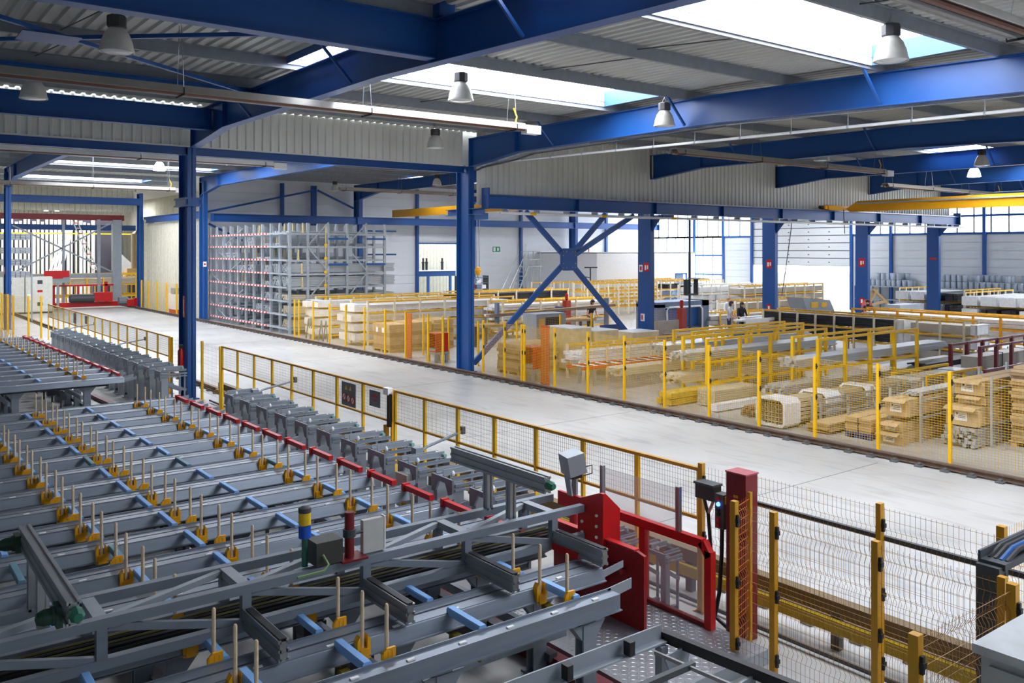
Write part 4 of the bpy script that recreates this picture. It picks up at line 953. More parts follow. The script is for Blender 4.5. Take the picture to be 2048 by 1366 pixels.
plate('red fire sign on the blue column right of the sectional door', 41.86, 25.05, 3.55, 0.34, 0.44, 'x', FIRE)
plate('small red notice low on the column right of the sectional door', 41.86, 25.05, 1.55, 0.25, 0.35, 'x', [(0, 0, 0.1, 0.2, PAPER)], RED)
plate('narrow red strip sign on the last blue column', 49.17, 25.05, 3.7, 0.4, 0.12, 'x', [], RED)
plate('red fire sign on the far left blue column', 6.71, 53.1, 3.1, 0.4, 0.4, 'x', FIRE)
plate('small notice with red print on the column by the cantilever rack', 17.05, 52.59, 3.35, 0.2, 0.3, 'y', [(0, 0, 0.12, 0.1, RED)], PAPER)
plate('green exit sign with white figure on the white far wall', 39.6, YB-0.01, 4.25, 0.7, 0.4, 'y', [(-0.18, 0, 0.2, 0.3, PAPER), (0.15, 0, 0.16, 0.22, PAPER)], mat('exit_green', (20, 140, 96), 0.5))
plate('small red and white notice on the far wall near the office', 49.1, YB-0.01, 4.2, 0.3, 0.5, 'y', [(0, 0, 0.14, 0.34, RED)], PAPER)
plate('red extinguisher notice on the near blue column', 7.62, 25.3, 2.6, 0.16, 0.6, 'x', [(0, 0, 0.06, 0.4, PAPER)], RED)
t = thing('fire_extinguisher', 'red fire extinguisher with black hose hung on the near blue column', 'extinguisher', (7.55, 25.2, 0.9))
obj('cylinder', MB().lathe([(0.03, 0), (0.09, 0.03), (0.09, 0.5), (0.05, 0.58), (0.03, 0.6)], 12, (7.52, 25.25, 0.85)), RED, t, True); obj('valve', MB().box(7.47, 25.2, 1.45, 7.57, 25.3, 1.53), DARK, t); obj('hose', MB().tube([(7.5, 25.2, 1.48), (7.44, 25.14, 1.3), (7.44, 25.14, 0.95)], 0.015, 6), DARK, t)
# ================================================================== STOCK, RACKS AND MACHINES
rnd = random.Random(11)
def pk(b, axis, a0, a1, c0, c1, z0, z1, nc, nz, jit=0.05, fill=0.9):
    """a pack of long bars; axis 'x': along X, c = Y range"""
    dc = (c1-c0)/nc; dz = (z1-z0)/nz
    for i in range(nc):
        for j in range(nz):
            e0 = a0+rnd.uniform(-jit, jit); e1 = a1+rnd.uniform(-jit, jit)
            ca, cb = c0+i*dc+dc*(1-fill)/2, c0+(i+1)*dc-dc*(1-fill)/2
            za, zb = z0+j*dz, z0+(j+1)*dz-dz*(1-fill)
            if axis == 'x': b.box(e0, ca, za, e1, cb, zb)
            else: b.box(ca, e0, za, cb, e1, zb)
    return b
def bundle(label, axis, a0, a1, c0, c1, z0, z1, mt, nc=6, nz=5, jit=0.05, wraps=(), wmt=WRAP, cat='bundle', name='profile_bundle', bear=True, group=None):
    t = thing(name, label, cat, ((a0+a1)/2, (c0+c1)/2, z0) if axis == 'x' else ((c0+c1)/2, (a0+a1)/2, z0), group)
    obj('bars', pk(MB(), axis, a0, a1, c0, c1, z0+0.03, z1, nc, nz, jit), mt, t)
    if bear:
        n = max(2, int(abs(a1-a0)/1.6))
        for k in range(n):
            a = a0+0.3+k*(a1-a0-0.6)/(n-1)
            b = MB().box(a-0.04, c0-0.02, z0, a+0.04, c1+0.02, z0+0.03) if axis == 'x' else MB().box(c0-0.02, a-0.04, z0, c1+0.02, a+0.04, z0+0.03)
            obj('bearer', b, PALLET, t)
    for (wa, wb) in wraps:
        g = 0.015; b = MB()
        for (ca, cb, za, zb) in ((c0-g, c1+g, z1, z1+g), (c0-g, c0, z0+0.03, z1), (c1, c1+g, z0+0.03, z1)):
            if axis == 'x': b.box(wa, ca, za, wb, cb, zb)
            else: b.box(ca, wa, za, cb, wb, zb)
        if wa <= a0+0.1:
            if axis == 'x': b.box(a0-jit-g, c0-g, z0+0.05, a0-jit, c1+g, z1+g)
            else: b.box(c0-g, a0-jit-g, z0+0.05, c1+g, a0-jit, z1+g)
        obj('wrap', b, wmt, t)
    return t
def stillage(label, axis, a0, a1, c0, c1, h, levels, mt=YEL, n=5, pw=0.085, postmt=None, cat='rack', name='stillage_rack', group=None, braces=False):
    t = thing(name, label, cat, ((a0+a1)/2, (c0+c1)/2, 0) if axis == 'x' else ((c0+c1)/2, (a0+a1)/2, 0), group)
    pm = mesh_of(MB().box(-pw/2, -pw/2, 0, pw/2, pw/2, h).box(-pw*0.9, -pw*0.9, 0, pw*0.9, pw*0.9, 0.015), 'post', postmt or mt)
    for k in range(n):
        a = a0+k*(a1-a0)/(n-1)
        for c in (c0, c1): inst('post', pm, t, (a, c, 0) if axis == 'x' else (c, a, 0))
        for z in levels:
            obj('cross_bar', MB().box(a-0.03, c0, z-0.06, a+0.03, c1, z) if axis == 'x' else MB().box(c0, a-0.03, z-0.06, c1, a+0.03, z), mt, t)
    for z in list(levels)+[h]:
        for c in (c0, c1):
            obj('rail', MB().box(a0-0.03, c-0.03, z-0.07, a1+0.03, c+0.03, z) if axis == 'x' else MB().box(c-0.03, a0-0.03, z-0.07, c+0.03, a1+0.03, z), mt, t)
    return t
def label_sheet(t, x, y, z, w_=0.22, h_=0.16, name='paper_label'):
    o = obj(name, MB().box(x-0.006, y-w_/2, z-h_/2, x-0.003, y+w_/2, z+h_/2), PAPER, t)
    for k in range(3): obj('print_line', MB().box(x-0.008, y-w_*0.38, z+h_*(0.25-0.2*k)-0.006, x-0.006, y+w_*(0.1+0.08*k), z+h_*(0.25-0.2*k)+0.006), GREYD, o)
    obj('code_patch', MB().box(x-0.008, y+w_*0.3-0.02, z+h_*0.3-0.02, x-0.006, y+w_*0.3+0.02, z+h_*0.3+0.02), GREYD, o)
    return o
def carton(label, x0, x1, y0, y1, z0, z1, mt=CARD, flap=True, sheet=True, name='long_carton'):
    t = thing(name, label, 'carton', ((x0+x1)/2, (y0+y1)/2, z0))
    obj('box', MB().box(x0, y0, z0+0.004, x1, y1, z1), mt, t)
    if flap:
        obj('flap', MB().add([(x0, y0, z1), (x0, y1, z1), (x0-0.14, y1, z1-0.06), (x0-0.14, y0, z1-0.06), (x0, y0, z1+0.008), (x0, y1, z1+0.008), (x0-0.14, y1, z1-0.052), (x0-0.14, y0, z1-0.052)], [(0, 1, 2, 3), (7, 6, 5, 4), (0, 3, 7, 4), (1, 5, 6, 2), (2, 6, 7, 3)]), CARD, t)
        obj('flap', MB().prism([(x0, y0), (x0-0.05, y0-0.1), (x0-0.045, y0-0.105), (x0+0.01, y0)], 'z', z0+0.02, z1-0.02), mt, t)
    obj('tape', MB().box(x0+0.01, (y0+y1)/2-0.03, z1, x1-0.01, (y0+y1)/2+0.03, z1+0.003), CARD2, t)
    if sheet: label_sheet(t, x0, (y0+y1)/2, (z0+z1)/2, min(0.26, (y1-y0)*0.6), min(0.18, (z1-z0)*0.6))
    return t
def sheetstack(label, x0, x1, y0, y1, z0, z1, n, mt=CARD, name='cardboard_stack', jit=0.03, pallet=None):
    t = thing(name, label, 'cardboard', ((x0+x1)/2, (y0+y1)/2, 0 if pallet else z0))
    if pallet:
        for k in range(3): obj('pallet_block', MB().box(x0, y0+k*(y1-y0-0.12)/2, 0, x1, y0+0.12+k*(y1-y0-0.12)/2, z0-0.03), pallet, t)
        obj('pallet_deck', MB().box(x0-0.02, y0-0.02, z0-0.03, x1+0.02, y1+0.02, z0), pallet, t)
    dz = (z1-z0)/n
    for k in range(n):
        j = [rnd.uniform(-jit, jit) for _ in range(4)]
        obj('cardboard_sheet', MB().box(x0+j[0], y0+j[1], z0+k*dz, x1+j[2], y1+j[3], z0+(k+1)*dz-0.006), mt if k % 3 else CARD2, t)
    return t
def grate(label, axis, a0, a1, c, z0, z1, n, mt=GALV, th=0.05):      # row of galvanised stand posts with one rail
    t = thing('post_rack', label, 'rack', (a0, c, 0) if axis == 'x' else (c, a0, 0))
    for k in range(n):
        a = a0+k*(a1-a0)/(n-1)
        obj('post', MB().box(a-th/2, c-th/2, 0, a+th/2, c+th/2, z1), mt, t)
    obj('rail', MB().box(a0, c-0.02, z0, a1, c+0.02, z0+0.05), mt, t)
    obj('rail', MB().box(a0, c-0.02, z1*0.8, a1, c+0.02, z1*0.8+0.04), mt, t)
    return t
# ---- beside the fence, lower right
sheetstack('tall stack of brown cardboard sheets at the right edge behind the fence', 19.9, 21.6, 6.7, 8.45, 0.12, 1.72, 24, jit=0.05, pallet=PALLET)
bundle('bundle of bright silver profiles on the floor below the torn cartons', 'x', 18.95, 24.6, 8.72, 9.42, 0.0, 0.42, PROF, 9, 6, 0.14)
grate('galvanised post rack holding the torn cartons beside the cardboard stack', 'x', 19.4, 25.0, 8.62, 0.46, 1.5, 5)
grate('galvanised post rack behind the silver bundle', 'x', 19.4, 25.0, 9.52, 0.46, 1.5, 5)
carton('open long carton with white label lying on the silver bundle', 19.0, 24.4, 8.75, 9.4, 0.44, 0.84)
carton('long carton with label, second from the top beside the cardboard stack', 19.35, 24.2, 8.8, 9.3, 0.86, 1.05)
carton('topmost long carton with label beside the cardboard stack', 19.3, 24.3, 8.8, 9.36, 1.07, 1.38)
carton('crushed low carton with label on the floor behind the second fence post', 17.95, 23.0, 9.86, 10.36, 0.0, 0.26)
carton('crushed carton with label lying on the low carton', 18.0, 23.0, 9.9, 10.3, 0.27, 0.46)
t = carton('long carton with label under silver tubes on the post rack', 18.2, 23.6, 9.84, 10.34, 0.58, 0.95)
grate('galvanised post rack around the carton under silver tubes', 'x', 18.6, 24.4, 9.74, 0.52, 1.12, 5)
grate('galvanised post rack between the pallet of flat cartons and the tubes', 'x', 18.6, 24.4, 10.44, 0.52, 1.12, 5)
bundle('thin silver tubes lying on top of the long carton', 'x', 18.8, 24.2, 9.9, 10.25, 0.96, 1.06, PROF, 6, 2, 0.2, bear=False)
sheetstack('pallet of flat brown cartons on a blue pallet behind the fence', 17.95, 19.6, 10.52, 10.82, 0.13, 0.46, 6, name='carton_pallet', jit=0.01, pallet=BLUE2)
sheetstack('second column of flat cartons standing against the blue pallet stack', 17.95, 19.6, 10.86, 11.14, 0.13, 0.46, 6, name='carton_pallet', jit=0.01, pallet=BLUE2)
sheetstack('low pile of long flat cartons between grey stand posts', 17.75, 22.5, 11.45, 11.98, 0.02, 0.24, 5, jit=0.05)
grate('low grey stand posts along the pile of long flat cartons', 'x', 18.4, 23.0, 12.06, 0.3, 0.62, 5, GREY2)
grate('low grey stand posts next to the flat carton pallet', 'x', 18.4, 23.0, 11.34, 0.3, 0.55, 5, GREY2)
# white wrapped bundle with honeycomb end
t = thing('wrapped_bundle', 'white film-wrapped bundle of tubes with an open honeycomb end', 'bundle', (20, 12.75, 0))
b = MB()
for i in range(7):
    for j in range(6):
        y = 12.45+i*0.098; z = 0.1+j*0.098
        if (i in (0, 6)) and (j in (0, 5)): continue
        for (ya, yb_, za, zb) in ((y-0.045, y+0.045, z-0.045, z-0.037), (y-0.045, y+0.045, z+0.037, z+0.045), (y-0.045, y-0.037, z-0.045, z+0.045), (y+0.037, y+0.045, z-0.045, z+0.045)):
            b.box(17.5, ya, za, 23.2, yb_, zb)
obj('tubes', b, PROFB, t)
def wrapring(x0, x1):
    o_ = [(12.34, 0.12), (12.42, 0.04), (13.08, 0.04), (13.16, 0.12), (13.16, 0.6), (13.06, 0.7), (12.44, 0.7), (12.34, 0.6)]
    i_ = [(12.75+(y-12.75)*0.88, 0.36+(z-0.36)*0.88) for y, z in o_]
    b = MB(); n = len(o_); vs = [(x0, *p) for p in o_]+[(x0, *p) for p in i_]+[(x1, *p) for p in o_]+[(x1, *p) for p in i_]
    fs = []
    for k in range(n):
        k2 = (k+1) % n
        fs += [(k, k2, n+k2, n+k), (2*n+k, 3*n+k, 3*n+k2, 2*n+k2), (k, 2*n+k, 2*n+k2, k2), (n+k, n+k2, 3*n+k2, 3*n+k)]
    return b.add(vs, fs)
obj('film_wrap', wrapring(17.38, 18.0), WRAP, t); obj('film_wrap', wrapring(19.1, 19.7), WRAP, t); obj('film_wrap', wrapring(20.9, 21.3), WRAP, t)
obj('bearer', MB().box(18, 12.38, 0, 18.1, 13.12, 0.045).box(21, 12.38, 0, 21.1, 13.12, 0.045), PALLET, t)
grate('low grey stand posts along the white wrapped bundle', 'x', 18.3, 23.5, 12.22, 0.4, 0.72, 5, GREY2)
bundle('dark brown profile bundle on the floor in front of the yellow rack', 'x', 18.1, 20.9, 13.5, 14.1, 0.0, 0.26, mat('brown_profile', (150, 124, 96), 0.6, var=0.15, scale=4), 7, 3, 0.15)
bundle('white film-wrapped tube lying on the floor by the fence', 'x', 17.85, 20.3, 14.72, 14.98, 0.0, 0.22, WRAP, 1, 1, 0.03, name='wrapped_tube')
bundle('short block of beige profiles with a square grid end', 'x', 18.35, 20.2, 15.2, 15.8, 0.0, 0.46, PROFB, 8, 6, 0.01)
bundle('yellow film-wrapped bundle with torn white ends on the floor', 'x', 17.65, 20.2, 16.05, 16.6, 0.0, 0.36, mat('yellow_film', (214, 176, 60), 0.4, var=0.2, scale=8, bump=0.6), 3, 2, 0.08)
t = thing('floor_trolley', 'small bright yellow trolley box between the floor bundles', 'trolley', (20.3, 14.5, 0))
obj('tub', MB().prism([(20.4, 0.15), (21.0, 0.15), (21.1, 0.42), (20.3, 0.42)], 'y', 14.45, 15.05), YEL, t); obj('wheel', MB().lathe([(0.07, -0.02), (0.07, 0.02)], 10, (20.55, 14.5, 0.07), 'y'), DARK, t); obj('wheel', MB().lathe([(0.07, -0.02), (0.07, 0.02)], 10, (20.9, 15.0, 0.07), 'y'), DARK, t)
# yellow stillages with silver profiles
stillage('near yellow stillage rack stacked two high with silver profiles', 'x', 21.0, 26.2, 13.85, 14.65, 1.8, (0.35, 1.0), n=5)
stillage('middle yellow stillage rack with beige profile packs', 'x', 19.7, 25.6, 16.6, 17.5, 1.65, (0.4, 1.0), n=5)
stillage('rear yellow stillage rack with hooks, behind the two others', 'x', 21.5, 27.4, 18.7, 19.5, 1.6, (0.4, 0.95), n=5)
for i, (lab, y0, y1, z, x0, x1) in enumerate((('silver profile pack on the upper tier of the near yellow stillage', 13.95, 14.55, 1.01, 20.2, 28.2), ('silver profile pack on the lower tier of the near yellow stillage', 13.95, 14.55, 0.36, 19.6, 28.0),
        ('silver profile pack on the upper tier of the middle yellow stillage', 16.7, 17.4, 1.01, 19.0, 26.4), ('beige profile pack on the lower tier of the middle yellow stillage', 16.7, 17.4, 0.41, 18.6, 26.0),
        ('silver profile pack on the upper tier of the rear yellow stillage', 18.8, 19.4, 0.96, 20.3, 28.0), ('beige profile pack on the lower tier of the rear yellow stillage', 18.8, 19.4, 0.41, 18.3, 27.5))):
    bundle(lab, 'x', x0, x1, y0, y1, z, z+0.26, PROFB if 'beige' in lab else PROF, 6, 4, 0.15)
bundle('silver profiles on low trestles right of the near yellow stillage', 'x', 22.9, 27.2, 12.42, 13.18, 0.305, 0.62, PROF, 6, 3, 0.1, ((23.2, 23.8), (26.2, 26.9)))
stillage('low yellow frame under the silver profiles by the crumpled film', 'x', 23.8, 27.0, 12.3, 13.3, 0.72, (0.3,), n=4, pw=0.05)
bundle('white film packs lying beyond the near stillage', 'x', 26.0, 31.6, 14.9, 15.7, 0.05, 0.42, WRAP, 5, 2, 0.2)
bundle('dull brown profiles under the maroon rack, near the fence', 'x', 24.4, 29.5, 11.3, 12.0, 0.1, 0.5, mat('brown_profile', (150, 124, 96), 0.6), 6, 4, 0.1)
stillage('maroon rack with grey profile pack behind the cardboard stack', 'x', 27.6, 34.0, 12.6, 13.5, 1.25, (0.45,), MAROON, 7, 0.1)
bundle('long grey pack lying inside the maroon rack', 'x', 27.9, 34.2, 12.75, 13.35, 0.46, 0.92, mat('grey_pack', (184, 180, 170), 0.5), 1, 1, 0.02, ((29.4, 29.44), (31.2, 31.24)), GREYD)
bundle('dark steel bars with ragged ends in front of the maroon rack', 'x', 26.4, 33.0, 13.62, 14.2, 0.5, 0.7, GREYD, 7, 3, 0.2)
stillage('second maroon rack with steel bars at the right edge', 'x', 24.6, 31.4, 10.4, 11.1, 0.95, (0.4,), MAROON, 6, 0.08)
bundle('bright steel tubes on the second maroon rack', 'x', 24.0, 31.0, 10.5, 11.0, 0.41, 0.7, PROF, 6, 3, 0.2)
# orange roller table and long low racks by the red box
t = thing('roller_table', 'orange framed roller table behind the fence by the red box', 'table', (20, 20.3, 0))
for y in (19.95, 20.65): obj('side_rail', MB().box(17.9, y-0.03, 0.52, 22.5, y+0.03, 0.62), ORANGE, t)
for k in range(10): obj('roller', MB().tube([(18.1+k*0.48, 19.98, 0.6), (18.1+k*0.48, 20.62, 0.6)], 0.03, 6), STEEL, t)
for x in (18.4, 20.3, 22.2):
    for y in (19.95, 20.65): obj('leg', MB().box(x-0.04, y-0.03, 0, x+0.04, y+0.03, 0.52), GREY2, t)
stillage('low orange-yellow rack with pale wooden posts and long silver pack', 'x', 18.9, 26.2, 21.0, 21.8, 1.1, (0.5,), RACKY, 8, 0.07, mat('pale_wood_post', (226, 214, 190), 0.6))
bundle('long silver and white pack in the low orange-yellow rack', 'x', 18.7, 26.6, 21.1, 21.7, 0.51, 0.92, WRAP, 4, 3, 0.2)
def redbox(label, x, y):
    t = thing('red_box_stand', label, 'stand', (x, y, 0))
    b = MB(); b.box(x, y-0.3, 0.4, x+0.55, y-0.27, 1.1).box(x, y+0.27, 0.4, x+0.55, y+0.3, 1.1).box(x, y-0.27, 1.07, x+0.55, y+0.27, 1.1).box(x, y-0.27, 0.4, x+0.55, y+0.27, 0.43).box(x+0.52, y-0.27, 0.43, x+0.55, y+0.27, 1.07)
    obj('hood', b, RED, t); obj('block', MB().box(x+0.04, y-0.26, 0.43, x+0.4, y+0.26, 0.52), GREY2, t)
    obj('table', MB().box(x-0.04, y-0.32, 0.3, x+0.6, y+0.32, 0.4), GREY2, t)
    for (dx, dy) in ((0.04, -0.26), (0.5, -0.26), (0.04, 0.26), (0.5, 0.26)): obj('leg', MB().box(x+dx-0.05, y+dy-0.05, 0, x+dx+0.05, y+dy+0.05, 0.3), GREY2, t)
redbox('red hooded box on a grey stand right of the blue column', 17.38, 22.0)
redbox('red hooded box on a grey stand left of the blue column', 17.4, 27.8)
tag(obj('strip_panel', MB().box(17.32, 20.85, 0, 17.36, 21.25, 1.85), clear('orange_strip', (216, 96, 40), 0.75, 0.4)), 'translucent orange safety strip panel beside the red box', 'panel')
tag(obj('strip_panel', MB().box(17.36, 29.2, 0.0, 17.4, 29.55, 1.75), clear('orange_strip', (216, 96, 40), 0.75, 0.4)), 'translucent orange strip panel left of the blue column', 'panel')
sheetstack('brown carton stack behind the fence right of the blue column', 17.9, 19.6, 23.1, 24.3, 0.12, 1.02, 9, pallet=PALLET)
def bale(label, x0, x1, y0, y1, h):
    t = thing('wrapped_bale', label, 'bale', ((x0+x1)/2, (y0+y1)/2, 0))
    b = MB(); n = 5
    for i in range(n):
        z0 = 0.12+i*(h-0.12)/n; z1 = 0.12+(i+1)*(h-0.12)/n; j = 0.03*rnd.random()
        b.prism([(x0+j, y0+0.08), (x0+0.08, y0+j), (x1-0.08, y0+j), (x1-j, y0+0.08), (x1-j, y1-0.08), (x1-0.08, y1-j), (x0+0.08, y1-j), (x0+j, y1-0.08)], 'z', z0, z1)
    obj('wrapped_goods', b, mat('beige_wrap', (206, 188, 150), 0.45, var=0.15, scale=4, bump=0.6), t)
    obj('top_sheet', MB().box(x0+0.05, y0+0.05, h, x1-0.05, y1-0.05, h+0.02), WRAP, t)
    for k in range(3): obj('pallet_runner', MB().box(x0, y0+k*(y1-y0-0.1)/2, 0, x1, y0+0.1+k*(y1-y0-0.1)/2, 0.12), PALLET, t)
bale('big beige wrapped bale behind the red box', 19.7, 20.7, 22.5, 24.0, 1.5)
bale('beige wrapped bale between the bale and the orange rack', 20.8, 22.0, 22.5, 23.7, 1.35)
bale('torn beige bale nearer the orange-yellow rack', 22.6, 24.0, 22.4, 23.5, 1.2)
# cartons, packs behind the fence left of the column
for i, (x0, x1, lab) in enumerate(((17.6, 18.5, 'leftmost'), (18.6, 19.6, 'middle'), (19.7, 20.7, 'rightmost'))):
    t = sheetstack('%s of three tall carton stacks on pallets behind the far fence' % lab, x0, x1, 31.3, 32.7, 0.14, 1.15+0.05*i, 6, jit=0.015, pallet=PALLET, name='carton_pallet')
    for y in (31.8, 32.3): obj('paper_label', MB().box(x0-0.03, y-0.1, 0.8, x0-0.022, y+0.1, 1.0), PAPER, t)
def wrack(label, x0, x1, y0, y1, levels, h, packs, n=7, postmt=None, mt=RACKY):
    stillage(label, 'x', x0, x1, y0, y1, h, levels, mt, n, 0.08, postmt or mat('pale_wood_post', (226, 214, 190), 0.6))
def wpacks(tmpl, x0, x1, ys, zs, mt, hh, wd=0.62):
    k = 0
    for iz, z in enumerate(zs):
        for iy, y in enumerate(ys):
            nm = ['lowest', 'second', 'third', 'top'][iz] if iz < len(zs)-1 else 'top'
            bundle(tmpl % (nm, ['front', 'rear', 'middle'][iy]), 'x', x0-rnd.uniform(0, 0.3), x1, y, y+wd, z+0.005, z+hh, mt, 1, 1, 0.0, ((x0-0.1, x0+0.5),), name='wrapped_pack', cat='pack', bear=False)
wrack('yellow rack of white film packs next to the cantilever rack', 18.2, 25.4, 38.0, 39.6, (0.2, 0.62, 1.04, 1.46), 1.95, None)
wpacks('white film pack, %s tier %s side of the rack by the cantilever rack', 17.7, 25.0, (38.1, 38.85), (0.2, 0.62, 1.04, 1.46), WRAP, 0.34)
wrack('yellow rack of white film packs behind the carton stacks', 18.2, 26.2, 34.3, 35.9, (0.2, 0.62, 1.04, 1.46), 1.95, None)
wpacks('white film pack, %s tier %s side of the rack behind the cartons', 17.7, 26.0, (34.4, 35.15), (0.2, 0.62, 1.04, 1.46), WRAP, 0.34)
for k, y in enumerate((38.3, 36.9)):
    t = thing('a_frame', ('left' if k == 0 else 'right')+' pair of slender blue-grey trestle legs against the white packs', 'trestle', (17.45, y, 0))
    for (a, c) in ((-0.3, 0.0), (0.3, 0.0), (0.3, 0.6), (0.9, 0.6)): obj('leg', MB().bar((17.42, y+a*0.8, 0), (17.45, y+c*0.8, 0.95), 0.04, 0.05), DENIM, t)
wrack('yellow rack of black packs behind the blue column', 25.5, 33.0, 38.0, 39.4, (0.5, 1.0, 1.5), 2.0, None)
for k, z in enumerate((0.5, 1.0, 1.5)): bundle('black profile pack on the %s tier behind the blue column' % ['lower', 'middle', 'upper'][k], 'x', 25.3, 33.2, 38.1, 39.2, z+0.005, z+0.36, PROFD, 4, 3, 0.05, bear=False)
wrack('long yellow rack with white packs right of the blue column', 24.6, 31.5, 33.0, 34.2, (0.4, 0.85, 1.3), 1.75, None)
for k, z in enumerate((0.4, 0.85, 1.3)): bundle('white pack on the %s tier of the long yellow rack right of the column' % ['lower', 'middle', 'upper'][k], 'x', 24.4, 31.7, 33.1, 34.1, z+0.005, z+0.3, WRAP if k else PROF, 3, 2, 0.15, bear=False)
# tall empty yellow racks in front of the office
for i, (x0, x1, y0, n, lab) in enumerate(((36.4, 43.0, 44.3, 9, 'tall empty yellow rack of thin posts before the white wall'), (43.6, 50.6, 44.9, 9, 'tall empty yellow rack in front of the office wall'), (37.6, 44.0, 41.4, 8, 'tall yellow rack row in front of another empty rack'), (44.8, 51.4, 41.8, 8, 'tall yellow rack with blue film packs left of the office door'))):
    stillage(lab, 'x', x0, x1, y0, y0+1.3, 2.05, (0.5, 1.0, 1.5), RACKY, n, 0.07, mat('cream_post', (236, 228, 206), 0.5))
for k, (x, z) in enumerate(((47.2, 1.5), (48.6, 1.5), (47.4, 1.0), (49.6, 1.0), (48.3, 0.5), (46.2, 0.5), (45.6, 1.5), (46.0, 1.0))):
    tag(obj('film_pack', MB().prism([(x, z+0.01), (x+0.9, z+0.01), (x+0.95, z+0.2), (x+0.6, z+0.34), (x+0.1, z+0.3)], 'y', 41.95, 42.9), mat('pale_blue_film', (150, 186, 226), 0.35, var=0.2) if k % 3 else PROFD),
        '%s film pack on the %s tier, %s in the rack by the office door' % (['black', 'pale blue', 'light blue'][k % 3], {1.5: 'upper', 1.0: 'middle', 0.5: 'lower'}[z], ['first', 'second', 'third', 'fourth', 'fifth', 'sixth', 'seventh', 'eighth'][k]), 'pack')
wrack('white rack of white boxes right of the third blue column', 43.2, 50.6, 37.6, 38.8, (0.3, 0.85, 1.4), 1.95, None, 9, WHITE, mat('cream_post', (236, 228, 206), 0.5))
for k, z in enumerate((0.3, 0.85, 1.4)):
    for j in range(3): bundle('white box pack, %s of three on the %s tier of the white rack' % (['left', 'middle', 'right'][j], ['lower', 'middle', 'upper'][k]), 'x', 43.3+j*2.45, 45.6+j*2.45, 37.7, 38.7, z+0.005, z+0.42, WHITE, 1, 1, 0.0, name='box_pack', cat='pack', bear=False)
# long racks lying across (along the aisle direction)
stillage('long rack of black packs running toward the right foreground', 'y', 15.6, 24.5, 32.9, 34.0, 1.55, (0.5, 1.02), RACKY, 11, 0.07, mat('pale_wood_post', (226, 214, 190), 0.6))
for k, (z, lab) in enumerate(((0.5, 'lower'), (1.02, 'upper'))):
    bundle('long black profile pack on the %s tier of the black pack rack' % lab, 'y', 18.0, 24.6, 32.98, 33.92, z+0.005, z+0.42, PROFD, 5, 4, 0.03, ((17.95, 18.3),), bear=False)
    bundle('grey white-ended pack on the %s tier beside the black packs' % lab, 'y', 15.2, 17.7, 32.98, 33.92, z+0.005, z+0.4, mat('grey_pack', (184, 180, 170), 0.5), 1, 1, 0.0, ((15.15, 15.4),), bear=False)
bundle('grey pack on the floor below the black pack rack', 'y', 15.2, 17.8, 32.98, 33.92, 0.0, 0.4, mat('grey_pack', (184, 180, 170), 0.5), 1, 1, 0.0, ((15.15, 15.4),))
stillage('bright yellow long rack behind the black packs', 'y', 14.6, 22.0, 36.0, 37.2, 1.6, (0.6, 1.1), CRANE, 8, 0.08)
for k, z in enumerate((0.6, 1.1)): bundle('white pack on the %s tier of the bright yellow long rack' % ['lower', 'upper'][k], 'y', 14.2, 21.6, 36.1, 37.1, z+0.005, z+0.36, WRAP, 3, 2, 0.1, bear=False)
def blockrack(lab, x0, x1, y0, n, zs, dark):
    stillage('yellow block rack %s' % lab, 'x', x0, x1, y0, y0+n*0.95, 1.95, zs, RACKY, 7, 0.07, mat('cream_post', (236, 228, 206), 0.5))
    for iz, z in enumerate(zs):
        for k in range(n):
            m_ = PROFD if (k, iz) in dark else WRAP
            bundle('%s pack, %s in the %s tier of the block rack %s' % ('black' if m_ is PROFD else 'film-wrapped', ORD[k], ['lower', 'upper'][iz], lab), 'x', x0-0.5, x1, y0+k*0.95+0.1, y0+k*0.95+0.85, z+0.005, z+0.5, m_, 3, 3, 0.08, ((x0-0.45, x0+0.3),) if m_ is WRAP else (), name='wrapped_pack', cat='pack', bear=False)
blockrack('below the last column', 50.2, 54.6, 23.8, 4, (0.6, 1.25), ((0, 0), (1, 1), (0, 1)))
blockrack('at the right edge', 47.4, 53.0, 18.6, 4, (0.6, 1.25), ((2, 0), (1, 0)))
wrack('yellow rack of beige packs in front of the sectional door', 44.6, 53.0, 34.6, 35.8, (0.4, 0.9, 1.4), 1.95, None, 9)
for k, z in enumerate((0.4, 0.9, 1.4)): bundle('beige pack on the %s tier of the rack before the sectional door' % ['lower', 'middle', 'upper'][k], 'x', 44.4, 53.2, 34.7, 35.7, z+0.005, z+0.4, mat('grey_pack', (184, 180, 170), 0.5), 1, 1, 0.0, bear=False)
wrack('second yellow rack before the sectional door, nearer the column', 37.4, 44.0, 29.6, 30.8, (0.5, 1.0), 1.5, None, 8)
for k, z in enumerate((0.5, 1.0)): bundle('grey pack on the %s tier of the nearer rack before the door' % ['lower', 'upper'][k], 'x', 37.2, 44.2, 29.7, 30.7, z+0.005, z+0.38, mat('grey_pack', (184, 180, 170), 0.5), 1, 1, 0.0, bear=False)
bundle('dark blue trestle table with brown profiles behind the stillages', 'x', 25.5, 32.0, 22.6, 23.6, 0.75, 0.95, mat('brown_profile', (150, 124, 96), 0.6), 6, 2, 0.2)
stillage('dark blue trestle frame behind the yellow stillages', 'x', 25.8, 31.6, 22.5, 23.7, 0.8, (0.35,), BLUE2, 5, 0.08)
